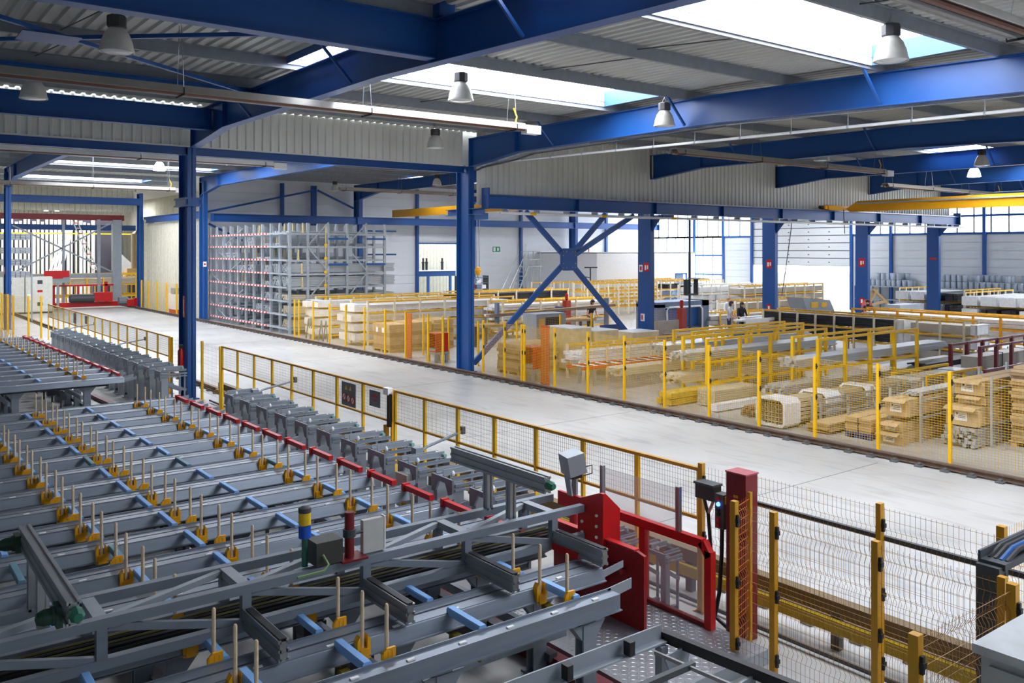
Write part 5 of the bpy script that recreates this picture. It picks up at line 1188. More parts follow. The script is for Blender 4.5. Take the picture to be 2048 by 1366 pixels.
# drums on shelves along the right wall
def shelf(label, y0, y1):
    t = thing('wall_shelf', label, 'shelf', (55.6, (y0+y1)/2, 0))
    for z in (0.9, 1.78): obj('shelf_board', MB().box(55.2, y0, z-0.05, 56.2, y1, z), GALV, t)
    n = int((y1-y0)/1.4)+1
    for k in range(n+1):
        y = y0+0.04+k*(y1-y0-0.08)/n
        for x in (55.24, 56.16): obj('post', MB().box(x-0.03, y-0.03, 0, x+0.03, y+0.03, 1.78), BLUE2, t)
shelf('blue shelf of pale drums right of the last blue column', 22.2, 28.0)
shelf('blue shelf of pale drums between the last two blue columns', 29.6, 33.6)
dm = mesh_of(MB().lathe([(0.13, 0), (0.15, 0.03), (0.15, 0.36), (0.16, 0.37), (0.16, 0.4), (0.13, 0.41)], 10, (0, 0, 0)), 'drum', mat('drum_grey', (178, 190, 204), 0.4), True)
lm = mesh_of(MB().lathe([(0.16, 0.4), (0.15, 0.43), (0.02, 0.435)], 10, (0, 0, 0)), 'drum_lid', mat('drum_lid', (150, 160, 172), 0.4), True)
for (ya, n_, lab) in ((22.6, 15, 'past the last column'), (29.8, 10, 'before the last column')):
    for k in range(n_):
        y = ya+0.36*k
        rows = [('front', 55.45, 1.785), ('back', 55.92, 1.785)]+([('upper', 55.45, 2.225)] if rnd.random() < 0.6 else [])+([('rear upper', 55.92, 2.225)] if rnd.random() < 0.5 else [])
        for (rw, x, z) in rows:
            o = obj('drum', dm, None); o.location = (x+rnd.uniform(-0.03, 0.03), y+rnd.uniform(-0.015, 0.015), z)
            tag(o, 'pale drum, %s from the right, %s row, shelf %s' % (ORD[k], rw, lab), 'drum', 'pale drums on the shelf '+lab)
            inst('lid', lm, o, (0, 0, 0))
tag(obj('drum_crate', MB().box(55.3, 22.0, 1.785, 55.9, 22.3, 2.6).box(55.25, 21.98, 2.6, 55.95, 22.32, 2.64), RED), 'red crate at the end of the drum shelf', 'crate')
# grey machine with blue door, posts, panels near the third column
t = thing('saw_machine', 'grey machine frame with rounded blue window beside the third column', 'machine', (31.5, 28.5, 0))
obj('body', MB().box(30.0, 28.2, 0, 33.6, 29.6, 0.5).box(30.0, 28.2, 0.5, 30.5, 29.6, 1.65).box(33.1, 28.2, 0.5, 33.6, 29.6, 1.75).box(30.0, 28.2, 1.5, 33.6, 29.6, 1.75), DENIM, t)
obj('window', MB().box(30.55, 28.4, 0.55, 33.05, 28.44, 1.45), BLUE2, t); obj('tube', MB().tube([(30.6, 28.15, 0.4), (30.55, 28.15, 1.35), (30.7, 28.15, 1.5), (32.9, 28.15, 1.5), (33.05, 28.15, 1.35), (33.05, 28.15, 0.4)], 0.05, 6), WHITE, t)
for i, (x, y, lab) in enumerate(((28.4, 32.8, 'red signal post with lamp left of the third column'), (28.6, 25.5, 'red signal post with lamp right of the third column'))):
    t = thing('signal_post', lab, 'post', (x, y, 0)); obj('post', MB().box(x-0.15, y-0.15, 0, x+0.15, y+0.15, 1.7), mat('brick_red', (170, 50, 36), 0.5), t); obj('lamp', MB().lathe([(0.08, 0), (0.08, 0.25), (0.05, 0.3)], 10, (x, y, 1.75)), RED, t); obj('stem', MB().box(x-0.04, y-0.04, 1.7, x+0.04, y+0.04, 1.78), DARK, t)
t = thing('standing_screen', 'pale brown sheet panel leaning at the foot of the third column', 'panel', (26.4, 24.2, 0)); obj('sheet', MB().box(25.7, 24.3, 0.05, 27.1, 24.34, 1.35), mat('taupe_sheet', (176, 164, 152), 0.6), t); obj('foot', MB().box(25.8, 24.15, 0, 25.9, 24.5, 0.05).box(26.9, 24.15, 0, 27.0, 24.5, 0.05), GREYD, t)
t = thing('standing_screen', 'blue sheet panel standing left of the third column', 'panel', (24.9, 26.0, 0)); obj('sheet', MB().box(24.3, 26.0, 0.1, 25.5, 26.04, 1.15), mat('slate_blue_sheet', (84, 104, 160), 0.6), t); obj('foot', MB().box(24.4, 25.85, 0, 24.5, 26.2, 0.1).box(25.3, 25.85, 0, 25.4, 26.2, 0.1), GREYD, t)
t = thing('process_cabinet', 'grey cabinet with dark opening and yellow sheet behind the fence', 'cabinet', (23.3, 28.0, 0)); obj('body', MB().box(22.6, 28.0, 0, 24.2, 28.9, 1.55), GREY2, t); obj('opening', MB().box(23.1, 27.98, 0.8, 23.9, 28.0, 1.4), DARK, t); obj('sheet', MB().box(22.7, 27.96, 1.0, 23.0, 27.98, 1.35), mat('amber_sheet', (226, 176, 84), 0.6), t)
t = thing('work_bench', 'grey work bench with brown boards behind the yellow fence', 'bench', (25.5, 30.5, 0)); obj('top', MB().box(21.5, 30.2, 0.9, 28.0, 31.2, 1.0), CARD2, t); obj('board', MB().bar((22.0, 30.6, 1.35), (29.5, 30.6, 1.55), 0.25, 0.12), mat('taupe_board', (140, 118, 92), 0.6), t)
for x in (21.7, 24.7, 27.8):
    for y in (30.3, 31.1): obj('leg', MB().box(x-0.05, y-0.05, 0, x+0.05, y+0.05, 0.9), GREYD, t)
for x in (22.5, 29.0): obj('stand', MB().box(x-0.06, 30.5, 1.0 if x < 28 else 0, x+0.06, 30.7, 1.9), DENIM, t)
t = thing('drum_barrel', 'blue barrel on the bench behind the fence', 'barrel', (26.3, 30.4, 1.0)); obj('body', MB().lathe([(0.2, 0), (0.22, 0.05), (0.22, 0.5), (0.2, 0.55)], 14, (26.3, 30.9, 1.0)), mat('barrel_blue', (30, 96, 170), 0.4), t, True); obj('lid', MB().lathe([(0.2, 0), (0.2, 0.03)], 14, (26.3, 30.9, 1.55)), DARK, t)
fence('inner yellow mesh fence before the machine and bench', [(20.5, 26.6), (22.6, 26.5), (24.2, 26.4), (27.6, 26.2), (29.4, 26.1)], 1.6, 0.1, 0.09, 0.07, YELW, YEL, clips=0)
fence('yellow mesh fence beside the bales, running away from the aisle', [(18.2, 25.9), (18.3, 28.0), (18.4, 30.0)], 1.6, 0.1, 0.09, 0.07, YELW, YEL)
t = thing('notice_board', 'white notice board with purple and red writing by the workers', 'board', (33.2, 24.2, 0)); obj('board', MB().box(31.0, 23.95, 0.55, 33.9, 24.0, 1.2), PAPER, t)
for k in range(6): obj('writing', MB().box(31.2+(k % 2)*1.4, 23.94, 0.65+k*0.075, 31.9+(k % 2)*1.5, 23.95, 0.69+k*0.075), mat('purple_ink', (130, 90, 150), 0.6) if k % 2 else RED, t)
for x in (31.1, 33.8): obj('leg', MB().box(x-0.03, 23.96, 0, x+0.03, 24.0, 0.55), GREY2, t)
t = thing('work_table', 'long white work table where two workers stand', 'table', (35.0, 26.3, 0)); obj('top', MB().box(33.0, 25.75, 0.88, 38.5, 26.25, 0.96), PAPER, t)
for x in (33.3, 35.6, 38.2):
    for y in (25.8, 26.2): obj('leg', MB().box(x-0.04, y-0.04, 0, x+0.04, y+0.04, 0.88), GREY2, t)
bundle('long white profiles lying on the work table', 'x', 33.2, 38.3, 25.85, 26.1, 0.97, 1.08, WRAP, 3, 1, 0.3, bear=False)
stillage('long yellow trestle rack behind the work table', 'x', 34.2, 42.0, 28.0, 28.8, 1.1, (0.5,), RACKY, 8, 0.07)
bundle('long grey packs on the yellow trestle rack behind the workers', 'x', 33.4, 42.6, 28.05, 28.7, 0.51, 0.98, mat('grey_pack', (184, 180, 170), 0.5), 2, 2, 0.2, bear=False)
t = thing('machine_hood', 'grey sloping machine hood with two windows before the door', 'machine', (41.0, 24.0, 0)); obj('hood', MB().prism([(39.4, 1.0), (41.8, 1.0), (41.4, 1.55), (39.0, 1.75)], 'y', 26.6, 27.6), GREY2, t); obj('window', MB().box(39.7, 26.58, 1.2, 40.3, 26.6, 1.5).box(40.6, 26.58, 1.2, 41.1, 26.6, 1.45), RACKY, t); obj('base', MB().box(39.4, 26.6, 0, 41.8, 27.6, 1.0), GREY, t)
t = thing('press_machine', 'white machine with dials and hoses beside the worker in blue', 'machine', (43.2, 26.0, 0)); obj('body', MB().box(40.9, 22.4, 0, 43.2, 23.4, 1.2), WHITE, t); obj('top', MB().box(41.0, 22.5, 1.2, 42.9, 23.3, 1.5), GALV, t)
for k in range(4): obj('dial', MB().lathe([(0.1, 0), (0.1, -0.04)], 10, (41.3+k*0.45, 22.4, 0.9), 'y'), DARK if k % 2 else RACKY, t)
t = thing('hose_reel', 'red hose reel hanging on the column by the worker in blue', 'reel', (41.9, 24.68, 1.0)); obj('reel', MB().lathe([(0.18, -0.05), (0.42, -0.06), (0.42, 0.06), (0.18, 0.05), (0.18, -0.05)], 18, (41.6, 24.62, 1.25), 'y', False), mat('faded_red', (200, 90, 80), 0.5), t)
obj('bracket', MB().box(41.55, 24.6, 0.4, 41.65, 24.7, 1.25), GREYD, t)
t = thing('wooden_frame', 'stack of brown wooden frames leaning over a bench far right', 'frame', (46.0, 27.0, 0))
for (p, q) in (((44.6, 26.6, 0.6), (46.0, 26.6, 2.0)), ((45.2, 26.7, 0.4), (45.6, 26.7, 1.9)), ((45.6, 26.6, 2.0), (47.6, 26.4, 0.7)), ((44.8, 26.5, 1.1), (46.6, 26.5, 1.3))): obj('lath', MB().bar(p, q, 0.1, 0.14), PALLET, t)
obj('bench', MB().box(44.2, 26.2, 0, 47.8, 27.0, 0.6), WHITE, t)
# platform steps, trolleys near the far wall
t = thing('platform_steps', 'tall aluminium platform steps with guard rails before the far wall', 'steps', (38.8, 48.8, 0))
for dy in (0, 0.8):
    obj('stile', MB().bar((36.9, 48.4+dy, 0), (38.3, 48.4+dy, 3.0), 0.06, 0.08), ALU, t); obj('stile', MB().bar((38.9, 48.4+dy, 0), (38.6, 48.4+dy, 3.0), 0.06, 0.06), ALU, t)
    obj('handrail', MB().tube([(36.5, 48.4+dy, 1.2), (38.1, 48.4+dy, 4.0), (38.1, 48.4+dy, 4.6)], 0.03, 6), ALU, t); obj('guard_post', MB().tube([(38.3, 48.4+dy, 3), (38.3, 48.4+dy, 4.1), (39.4, 48.4+dy, 4.1), (39.4, 48.4+dy, 3)], 0.03, 6), ALU, t)
for k in range(10): obj('tread', MB().box(37.0+k*0.135, 48.45, 0.3+k*0.29, 37.2+k*0.135, 49.15, 0.34+k*0.29), ALU, t)
obj('deck', MB().box(38.2, 48.3, 3.0, 39.5, 49.3, 3.06), ALU, t); obj('rung', MB().box(38.3, 48.4, 3.5, 39.4, 48.44, 3.55), ALU, t); obj('rear_leg', MB().box(39.36, 48.38, 0, 39.44, 48.44, 3.0).box(39.36, 49.18, 0, 39.44, 49.24, 3.0), ALU, t)
t = thing('parts_rack', 'dark wire rack of small parts against the far white wall', 'rack', (36.6, 50, 0))
for z in (1.1, 1.5, 1.9, 2.3): obj('shelf', MB().box(33.6, 50.0, z-0.03, 36.0, 50.6, z), DENIM, t)
for x in (33.6, 36.0): obj('post', MB().box(x-0.04, 50, 0, x+0.04, 50.6, 2.4), GREYD, t)
for k in range(14):
    x = 33.75+(k % 5)*0.44; z = (1.1, 1.5, 1.9)[k // 5]
    obj('parts_bin', MB().box(x, 50.05, z, x+0.34, 50.5, z+0.26), [DENIM, WHITE, GREYD, REDD][k % 4], t)
t = thing('robot_stand', 'spindly grey fixture with a flat head near the office wall', 'fixture', (43.0, 45.9, 0)); obj('pole', MB().tube([(42.6, 47.0-0.4, 0), (42.6, 46.6, 2.9)], 0.05, 6), GREYD, t); obj('head', MB().box(42.2, 46.4, 2.9, 43.1, 46.8, 2.98), DARK, t); obj('arm', MB().tube([(42.6, 46.6, 2.2), (41.9, 46.6, 2.3)], 0.04, 6), GREYD, t)
t = thing('antenna_pole', 'slim dark pole with ring head right of the third column', 'pole', (28.2, 24.0, 0)); obj('pole', MB().tube([(27.4, 24.0, 0), (27.4, 24.0, 5.5)], 0.05, 6), mat('slate_pole', (60, 72, 100), 0.5), t); obj('ring', MB().lathe([(0.1, 0), (0.6, 0.03), (0.1, 0.06)], 16, (27.75, 24.0, 3.0)), GREYD, t); obj('cage', MB().box(27.15, 23.9, 2.4, 27.22, 24.1, 3.0).box(27.75, 23.9, 2.4, 27.82, 24.1, 3.0).box(27.15, 23.9, 2.35, 27.82, 24.1, 2.42), GREYD, t)

# ================================================================== CANTILEVER RACK
t = thing('cantilever_rack', 'tall galvanised cantilever rack with red and white striped arms', 'rack', (20, 47, 0))
RXs = [17.45, 18.4, 19.5, 20.56, 21.66, 22.75]
LV = [0.32, 0.99, 1.67, 2.35, 3.03, 3.71, 4.39, 5.05]
RYs = [41.0+1.18*k for k in range(11)]
pf = mesh_of(MB().box(-0.06, -0.05, 0, 0.06, 0.05, 5.55), 'upright', GALV)
for y in RYs:
    for x in RXs: inst('upright', pf, t, (x, y, 0))
for z in LV:
    for y in RYs[:1]+RYs[1::2]: obj('level_beam', MB().box(RXs[0]-0.1, y-0.04, z-0.1, RXs[-1], y+0.04, z), GALV, t)
    o = obj('edge_bar', MB().box(RXs[0]-0.16, RYs[2]+0.1, z-0.06, RXs[0]-0.1, RYs[-1]+0.2, z+0.02), PAPER, t)
    s0 = mesh_of(MB().box(-0.005, 0, -0.061, 0.061, 0.22, 0.021), 'red_stripe', RED)
    k = 0; y = RYs[2]+0.15
    while y < RYs[-1]:
        inst('red_stripe', s0, o, (RXs[0]-0.162, y, z)); y += 0.44
    obj('corner_arm', MB().box(RXs[0]-0.16, RYs[0], z-0.06, RXs[0]-0.1, RYs[2]+0.1, z+0.02), GALV, t)
for i in (0, 2):
    for j in range(4):
        z0, z1 = 0.4+j*1.35, 0.4+(j+1)*1.3
        a, c = RXs[i+1], RXs[i+2]
        p, q = (a, c) if j % 2 == 0 else (c, a)
        obj('brace', MB().bar((p, 40.93, z1), (q, 40.93, z0), 0.02, 0.07), GALV, t)
for j in range(6): obj('brace', MB().bar((17.4, 49.8, 0.3+0.85*j), (17.4, 52.6, 0.3+0.85*(j+1)) if j % 2 == 0 else (17.4, 47.2, 0.3+0.85*(j+1)), 0.05, 0.05), GREY2, t)
for z in (0.66, 3.4, 4.72):
    for i in (1, 3): obj('blue_tie', MB().box(RXs[i+1], 40.9, z, RXs[i+2], 40.94, z+0.1), BLUE2, t)
for z in (3.9, 5.2): obj('blue_arm', MB().box(22.8, 43.0, z, 24.6, 43.1, z+0.09), BLUE2, t)
yp = mesh_of(MB().box(-0.03, -0.03, 0, 0.03, 0.03, 0.5).box(-0.06, -0.032, 0, 0.06, 0.032, 0.07), 'pin', mat('pin_cream', (226, 200, 140), 0.5))
for y in RYs[:8]:
    for z in LV[3:]:
        if rnd.random() < 0.8: inst('pin', yp, t, (17.9+rnd.uniform(0, 0.5), y+0.065, z))
for z in LV[:-1]: obj('yellow_foot', MB().lathe([(0.09, 0), (0.09, 0.12)], 8, (19.35, 40.95, z)), YEL, t)
obj('pin_line', MB().box(19.33, 40.93, 0.4, 19.37, 40.97, 5.4), mat('pin_cream', (226, 200, 140), 0.5), t)
for z in LV:
    for x in (17.62, 20.0, 22.5): obj('shelf_bar', MB().box(x-0.04, RYs[0]+0.05, z-0.08, x+0.04, RYs[-1]-0.05, z), GALV, t)
TN = ['lowest', 'second', 'third', 'fourth', 'fifth', 'sixth', 'seventh', 'top']
for (lv, rw, hh, mt) in ((0, 0, 0.4, PROFB), (0, 3, 0.14, PROF), (0, 4, 0.1, PROF), (0, 6, 0.1, PROF), (1, 0, 0.42, PROFB), (1, 2, 0.34, PROF), (1, 3, 0.36, PROF), (1, 6, 0.08, PROF), (1, 8, 0.12, PROF), (2, 0, 0.3, PROFB), (2, 1, 0.36, PROF), (2, 2, 0.34, PROF), (2, 5, 0.1, PROF),
      (3, 0, 0.52, PROF), (3, 1, 0.5, PROF), (3, 2, 0.24, PROF), (3, 5, 0.1, PROF), (4, 0, 0.48, PROF), (4, 1, 0.46, PROF), (4, 2, 0.38, PROF), (4, 4, 0.38, PROF), (4, 5, 0.34, PROF), (5, 2, 0.14, PROF), (5, 3, 0.12, PROF), (5, 6, 0.34, PROF), (5, 7, 0.34, PROF), (6, 1, 0.16, PROF), (6, 2, 0.16, PROF), (6, 4, 0.5, PROF), (6, 7, 0.2, PROF), (7, 1, 0.12, PROF), (7, 0, 0.1, PROF)):
    lab = '%s %s pack on the %s tier, %s bay from the front of the cantilever rack' % ('tall' if hh > 0.4 else ('low' if hh < 0.2 else 'medium'), 'beige' if mt is PROFB else 'grey', TN[lv], ORD[rw])
    bundle(lab, 'x', 17.55-rnd.uniform(0, 0.05), 23.4, RYs[rw]+0.1, RYs[rw+1]-0.1, LV[lv]+0.004, LV[lv]+hh, mt, 7, max(1, int(hh/0.08)), 0.05, bear=False)
# ================================================================== FAR LEFT: GANTRY, CABINETS, PROFILE STORE
t = thing('stacker_gantry', 'red and grey stacker gantry straddling the far end of the aisle', 'gantry', (13, 69, 0))
obj('top_beam', MB().box(7.2, 68.8, 6.35, 16.4, 69.2, 6.75), REDD, t)
obj('mast', MB().box(15.6, 68.7, 0.5, 16.2, 69.2, 6.4), GREY2, t)
obj('mid_beam', MB().box(8.6, 68.8, 2.2, 15.6, 69.0, 2.5), GREY2, t)
for (p, q) in (((9.2, 69, 5.9), (15.6, 69, 2.6)), ((9.2, 69, 2.6), (15.6, 69, 6.2))): obj('tie_rod', MB().bar(p, q, 0.1, 0.1), GREY2, t)
obj('thin_mast', MB().box(14.5, 68.4, 0.4, 14.7, 68.6, 6.4), GREY2, t)
obj('thin_mast', MB().box(12.3, 68.9, 0.4, 12.45, 69.1, 6.4), GREY2, t)
obj('base_beam', MB().box(10.9, 68.4, 0.12, 16.3, 68.9, 0.45), RED, t); obj('wheel_box', MB().box(16.8, 67.5, 0.1, 17.0, 68.0, 0.7).box(16.3, 67.6, 0.12, 16.9, 68.0, 0.6), RED, t)
obj('motor', MB().lathe([(0.25, 0), (0.3, 0.1), (0.3, 1.6), (0.22, 1.7)], 12, (12.6, 68.2, 0.75), 'x'), GREYD, t); obj('motor_cover', MB().box(14.3-0.1, 67.9, 0.5, 15.6-0.2, 68.6, 1.15), RED, t)
obj('drive', MB().lathe([(0.3, 0), (0.3, 0.6)], 12, (15.8, 67.9, 0.5), 'x'), GREY, t)
obj('carriage_frame', MB().box(11.3, 68.5, 1.6, 15.6, 68.7, 1.72).box(11.6, 68.5, 0.45, 11.75, 68.7, 1.6).box(13.2, 68.5, 0.45, 13.3, 68.7, 1.6).box(15.0, 68.5, 0.45, 15.2, 68.7, 1.9), RED, t)
obj('sign_box', MB().box(10.9, 67.9, 1.9, 12.6, 68.0, 2.5), GREY2, t); obj('sign_panel', MB().prism([(10.95, 2.3), (11.3, 2.3), (11.4, 2.2), (12.1, 2.2), (12.2, 2.3), (12.55, 2.3), (12.55, 2.75), (10.95, 2.75)], 'y', 67.86, 67.9), RED, t); obj('sign_leg', MB().box(11.75, 67.9, 0, 11.9, 68.0, 1.9), GREY2, t)
for k, (x0, x1) in enumerate(((7.6, 9.35), (9.4, 11.0))):
    t = thing('switch_cabinet', ['left', 'right'][k]+' one of two pale switch cabinets beside the far gantry', 'cabinet', ((x0+x1)/2, 65, 0))
    obj('body', MB().box(x0, 65.0, 0.1, x1, 65.8, 2.42), mat('cabinet_cream', (214, 214, 204), 0.5), t); obj('plinth', MB().box(x0, 65.02, 0, x1, 65.8, 0.1), GREYD, t)
    o = obj('door', MB().box(x0+0.03, 64.97, 0.14, x1-0.03, 65.0, 2.38), mat('cabinet_cream', (214, 214, 204), 0.5), t)
    obj('vent', MB().box(x0+0.7, 64.955, 1.95, x0+1.0, 64.97, 2.2), GREYD, o); obj('vent', MB().box(x0+0.7, 64.955, 0.5, x0+1.0, 64.97, 0.75), GREYD, o)
    obj('red_plate', MB().box(x0+0.7, 64.955, 1.4, x0+1.0, 64.97, 1.55), RED, o); obj('white_sheet', MB().box(x0+0.1, 64.955, 0.9, x0+0.4, 64.97, 1.3), PAPER, o)
t = thing('profile_store', 'rack of upright white profiles along the far wall', 'rack', (14.5, 86, 0))
obj('back_frame', MB().box(10.2, 86.6, 0, 20.5, 86.8, 7.4), mat('dark_slate', (66, 62, 72), 0.6), t)
obj('yellow_rail', MB().box(10.2, 85.4, 5.6, 21, 85.5, 5.7), YEL, t)
for k in range(26):
    x = 10.3+k*0.34
    if 18.0 < x: continue
    obj('white_profile', MB().box(x, 86.2+rnd.uniform(-0.1, 0.1), 0, x+rnd.choice((0.14, 0.2, 0.24)), 86.5, 6.6+rnd.uniform(0, 0.8)), WHITE if k % 3 else CREAM, t)
for k in range(4): obj('leaning_profile', MB().bar((13.4+k*0.35, 84.6, 0), (15.6+k*0.2, 86.1, 6.4), 0.16, 0.12), WHITE, t)
t = thing('cage_ladder', 'red and white striped ladder leaning inside the far hall', 'ladder', (16, 80, 0))
for dx in (0, 0.35): obj('stile', MB().bar((16.9+dx, 79.6, 1.4), (14.9+dx, 79.6, 6.8), 0.06, 0.08), PAPER, t)
for k in range(12): obj('rung', MB().bar((16.8-k*0.16, 79.6, 1.7+k*0.43), (17.15-k*0.16, 79.6, 1.7+k*0.43), 0.06, 0.08), RED if k % 2 else PAPER, t)
obj('base', MB().box(16.5, 79.4, 0, 18.5, 80.2, 1.4), BLUE2, t)
t = thing('fabric_tunnel', 'white pleated cover over a machine at the far end', 'cover', (20, 84, 0)); obj('cover', MB().prism([(19.4, 1.2), (21.8, 0.6), (21.8, 2.2), (20.4, 3.0), (19.4, 4.0)], 'y', 83, 86), WRAP, t)
obj('base', MB().box(19.3, 83, 0, 21.8, 86, 1.2), GREY2, t)
t = thing('exhaust_duct', 'brown exhaust duct with a square box at the far end', 'duct', (19.6, 82, 0)); obj('pipe', MB().tube([(20.0, 80.5, 2.6), (20.0, 80.5, 5.6), (20.6, 80.5, 6.4), (21.6, 80.5, 6.8)], 0.25, 10), mat('duct_brown', (150, 134, 106), 0.5), t, True); obj('box', MB().box(19.3, 80.0, 1.7, 20.6, 81.0, 2.6), PALLET, t); obj('stand', MB().box(19.5, 80.2, 0, 20.4, 80.8, 1.7), GREYD, t)
for i, (y0, lab) in enumerate(((74.0, 'long beige profile pack beyond the far gantry'), (77.0, 'second long beige profile pack beyond the far gantry'))):
    bundle(lab, 'x', 11.5, 19.5, y0, y0+1.2, 1.5, 2.0, PROFB, 5, 4, 0.1, bear=False)
    stillage('yellow frame under the %s long beige pack at the far end' % ('nearer' if i == 0 else 'farther'), 'x', 11.3, 19.7, y0-0.1, y0+1.3, 2.3, (0.6, 1.5), YEL, 8, 0.1)
for i, (x, h_, lab) in enumerate(((3.6, 3.2, 'upper'), )):
    pass
t = thing('coil_rack', 'rack of dark stacked profiles left of the far blue column', 'rack', (5.4, 56, 0))
for z in (0.5, 1.2, 1.9, 2.6, 3.3, 4.0, 4.7): obj('tier', pk(MB(), 'y', 55.6, 58.2, 5.0, 6.4, z, z+0.35, 5, 3, 0.05), GREYD, t)
for x in (5.0, 6.4): obj('post', MB().box(x-0.05, 55.5, 0, x+0.05, 55.6, 5.2), GREYD, t)
t = thing('tube_rack', 'rack of silver tubes right of the far blue column', 'rack', (7.9, 58, 0))
for z in (2.6, 3.3, 4.0, 4.8): obj('tier', pk(MB(), 'y', 57.6, 60.0, 7.3, 8.6, z, z+0.35, 5, 3, 0.05), PROF, t)
for x in (7.25, 8.65): obj('post', MB().box(x-0.04, 57.5, 0, x+0.04, 57.6, 5.2), GALV, t)
fence('yellow mesh fence in front of the cream ribbed partition', [(17.0, 56.2), (17.0, 58.0), (17.0, 60.2), (17.0, 62.4), (17.0, 64.6), (17.0, 66.4)], 2.0, 0.1, 0.1, 0.08, YELW, YEL, (0.09, 0.09))
t = thing('packing_machine', 'small white and red machine behind the fence by the ribbed partition', 'machine', (16.6, 60, 0)); obj('body', MB().box(17.1, 58.6, 0.3, 17.5, 60.2, 1.3), WHITE, t); obj('head', MB().box(17.1, 58.9, 1.3, 17.5, 59.6, 1.7), GREY2, t); obj('red_base', MB().box(17.1, 58.7, 0, 17.5, 60.0, 0.3), RED, t)
# ================================================================== PEOPLE
def person(label, loc, facing, top, legs, hair, arms, lean=0.0, height=1.72, sleeve=True, longhair=False):
    """one skinned body posed standing; arms = (left hand, right hand) in body frame (x right, y forward, z up) in metres"""
    s = height/1.72
    V = {}; 
    def p(n, x, y, z): V[n] = Vector((x, y+lean*max(0, z-0.95), z))*s
    p('pel', 0, 0, 0.95); p('wai', 0, 0.0, 1.10); p('che', 0, 0.01, 1.30); p('nkb', 0, 0.0, 1.45); p('nck', 0, 0.02, 1.52); p('hd0', 0, 0.04, 1.58); p('hd1', 0, 0.045, 1.66)
    for sd, n in ((-1, 'l'), (1, 'r')):
        p(n+'sh', sd*0.18, 0, 1.42); p(n+'hp', sd*0.09, 0, 0.92); p(n+'kn', sd*0.10, 0.02, 0.50); p(n+'an', sd*0.10, -0.02, 0.09); p(n+'to', sd*0.12, 0.15, 0.04)
        h = Vector(arms[0 if sd < 0 else 1])*s
        V[n+'ha'] = h
        sh = V[n+'sh']; mid = (sh+h)/2; d = (h-sh).length; L = 0.56*s
        drop = math.sqrt(max(0.0, (L/2)**2-(d/2)**2))
        V[n+'el'] = mid+Vector((sd*0.5*drop, -0.3*drop, -0.8*drop))
        dv = (h-V[n+'el']).normalized(); V[n+'fi'] = h+dv*0.09*s
        V[n+'th'] = h+dv*0.04*s+Vector((-sd*0.035, 0.0, 0.03))*s
        for q, (ox, oz) in enumerate(((-0.025, 0.012), (0.0, 0.016), (0.025, 0.008))): V[n+'f%d' % q] = h+dv*(0.08+0.01*(q == 1))*s+Vector((ox, 0, oz-0.02))*s
    R = {'pel': .15, 'wai': .13, 'che': .155, 'nkb': .075, 'nck': .055, 'hd0': .078, 'hd1': .088}
    for n in 'lr': R.update({n+'sh': .07, n+'el': .045, n+'ha': .032, n+'fi': .011, n+'th': .010, n+'hp': .095, n+'kn': .062, n+'an': .042, n+'to': .035, n+'f0': .010, n+'f1': .010, n+'f2': .010})
    E_ = [('pel', 'wai'), ('wai', 'che'), ('che', 'nkb'), ('nkb', 'nck'), ('nck', 'hd0'), ('hd0', 'hd1')]
    for n in 'lr': E_ += [('che', n+'sh'), (n+'sh', n+'el'), (n+'el', n+'ha'), (n+'ha', n+'fi'), (n+'ha', n+'th'), (n+'ha', n+'f0'), (n+'ha', n+'f1'), (n+'ha', n+'f2'), ('pel', n+'hp'), (n+'hp', n+'kn'), (n+'kn', n+'an'), (n+'an', n+'to')]
    names = list(V); ix = {n: i for i, n in enumerate(names)}
    me = bpy.data.meshes.new('person_body'); me.from_pydata([V[n] for n in names], [(ix[a], ix[c]) for a, c in E_], []); me.update()
    tmp = bpy.data.objects.new('person_tmp', me); COL.objects.link(tmp)
    md = tmp.modifiers.new('skin', 'SKIN'); md.use_smooth_shade = True
    sv = me.skin_vertices[0].data
    for n, i in ix.items(): sv[i].radius = (R[n]*s*(1.12 if n in ('pel', 'wai', 'che') else 1), R[n]*s*(0.8 if n in ('pel', 'wai', 'che') else 1)); sv[i].use_root = (n == 'pel')
    sd = tmp.modifiers.new('sub', 'SUBSURF'); sd.levels = 1; sd.render_levels = 1
    dg = bpy.context.evaluated_depsgraph_get()
    em = bpy.data.meshes.new_from_object(tmp.evaluated_get(dg))
    bpy.data.objects.remove(tmp)
    em.materials.clear()
    shoe = mat('dark_shoe', (40, 38, 38), 0.6)
    for m_ in (SKIN, top, legs, shoe): em.materials.append(m_)
    for pl in em.polygons:
        c = pl.center/s; k = 0
        if c.z < 0.11: k = 3
        elif c.z < 0.97 and abs(c.x) < 0.24 and (c.y-lean*max(0, c.z-0.95)) < 0.16: k = 2
        elif c.z < 1.49: k = 1
        for n in 'lr':
            lim = 0.12*s if sleeve else 0.3*s
            if (pl.center-V[n+'ha']).length < lim and c.z < 1.4 and not (abs(c.x) < 0.15 and c.y < 0.1): k = 0
        pl.material_index = k; pl.use_smooth = True
    t = thing('person', label, 'person', loc, None, facing)
    def loc_obj(name, mesh_or_mb, mt=None, smooth=True):
        m_ = mesh_or_mb if isinstance(mesh_or_mb, bpy.types.Mesh) else mesh_of(mesh_or_mb, name, mt, smooth)
        o = bpy.data.objects.new(name, m_); COL.objects.link(o); o.parent = t; return o
    loc_obj('body', em)
    hc = V['hd1']
    hb = MB(); n = 12
    rings = [(0.2, 0.118), (0.45, 0.112), (0.75, 0.085), (0.95, 0.04)]
    for (a, r) in ((-0.02, 0.104), (0.03, 0.106), (0.07, 0.095), (0.10, 0.06), (0.115, 0.01)): rings.append((a, r))
    prof = [(0.106, -0.01), (0.108, 0.03), (0.096, 0.07), (0.06, 0.1), (0.01, 0.115)]
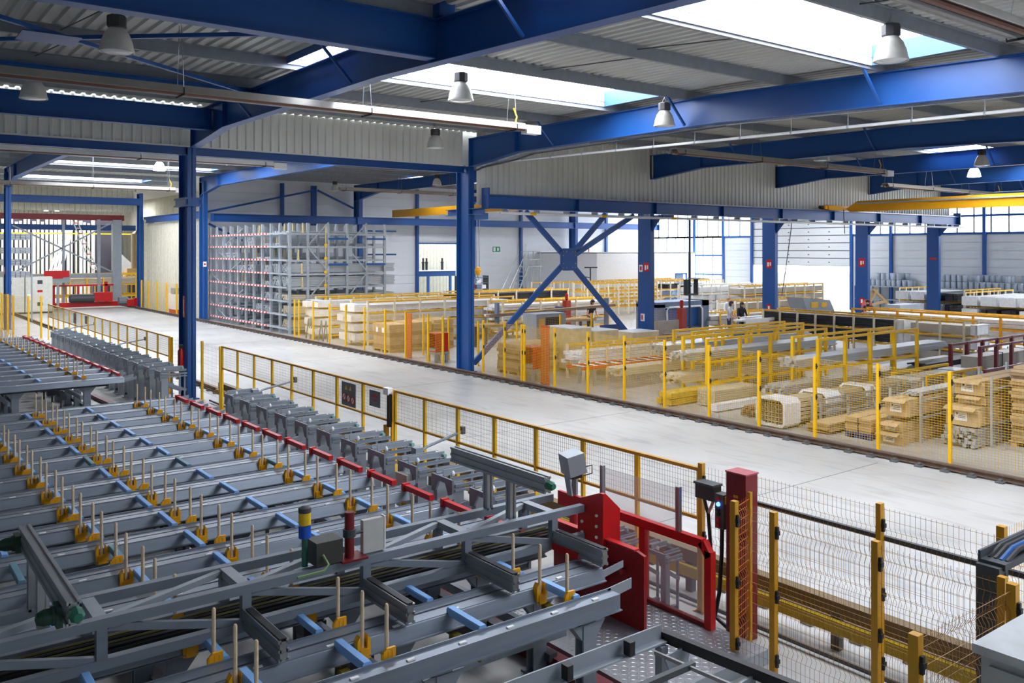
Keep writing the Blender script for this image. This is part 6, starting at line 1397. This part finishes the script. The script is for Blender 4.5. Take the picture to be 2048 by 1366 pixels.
    hb.lathe([(r*s, z*s) for r, z in prof], 14, (hc.x, hc.y-0.015*s, hc.z), 'z', False)
    bk = [(0.09, -0.12 if not longhair else -0.24), (0.1, -0.05), (0.104, 0.02)]
    hb.lathe([(r*s*0.85, z*s) for r, z in bk], 12, (hc.x, hc.y-0.045*s, hc.z), 'z', False)
    loc_obj('hair', hb, hair)
    f = MB(); fy = hc.y+0.088*s
    f.lathe([(0.012*s, 0), (0.018*s, -0.03*s)], 6, (hc.x, fy+0.006*s, hc.z-0.015*s)); loc_obj('nose', f, SKIN)
    ey = MB()
    for sx in (-1, 1): ey.lathe([(0.011*s, -0.004), (0.011*s, 0.004)], 8, (hc.x+sx*0.034*s, fy, hc.z+0.0*s), 'y')
    loc_obj('eyes', ey, DARK); loc_obj('mouth', MB().cbox(hc.x, fy-0.004*s, hc.z-0.062*s, 0.045*s, 0.012*s, 0.009*s), mat('lips', (170, 96, 90), 0.5))
    er = MB()
    for sx in (-1, 1): er.lathe([(0.01*s, -0.01), (0.024*s, 0), (0.01*s, 0.01)], 8, (hc.x+sx*0.09*s, hc.y, hc.z-0.01*s), 'x')
    loc_obj('ears', er, SKIN)
    return t
SHW = mat('shirt_pale_grey', (208, 212, 220), 0.8); SHB = mat('jacket_black', (34, 34, 40), 0.8); JE = mat('jeans_blue', (56, 66, 92), 0.8); BK = mat('trousers_black', (30, 30, 34), 0.8); NAVY = mat('overall_navy', (30, 46, 96), 0.8)
person('worker in pale grey t-shirt standing at the white work table', (33.3, 26.75, 0), math.radians(-150), SHW, JE, HAIRB, ((-0.22, 0.28, 1.0), (0.24, 0.3, 1.0)), 0.12, 1.74, False)
person('worker with long dark hair in a black jacket at the work table', (34.0, 26.6, 0), math.radians(160), SHB, BK, HAIRB, ((-0.2, 0.3, 1.0), (0.2, 0.3, 1.0)), 0.1, 1.68, True, True)
person('fair-haired worker half hidden behind the grey packs', (36.6, 29.5, 0), math.radians(170), SHW, JE, mat('fair_hair', (170, 140, 110), 0.7), ((-0.22, 0.2, 0.95), (0.22, 0.2, 0.95)), 0.1)
person('worker in a black t-shirt leaning over the bench behind the fence', (28.7, 31.45, 0), math.radians(180), SHB, BK, HAIRB, ((-0.25, 0.3, 1.0), (0.25, 0.3, 1.0)), 0.25, 1.76, False)
person('worker in navy overalls reaching out beside the column', (40.2, 23.7, 0), math.radians(110), NAVY, NAVY, HAIRB, ((-0.15, 0.5, 1.15), (0.2, 0.46, 1.1)), 0.2, 1.7, True, True)
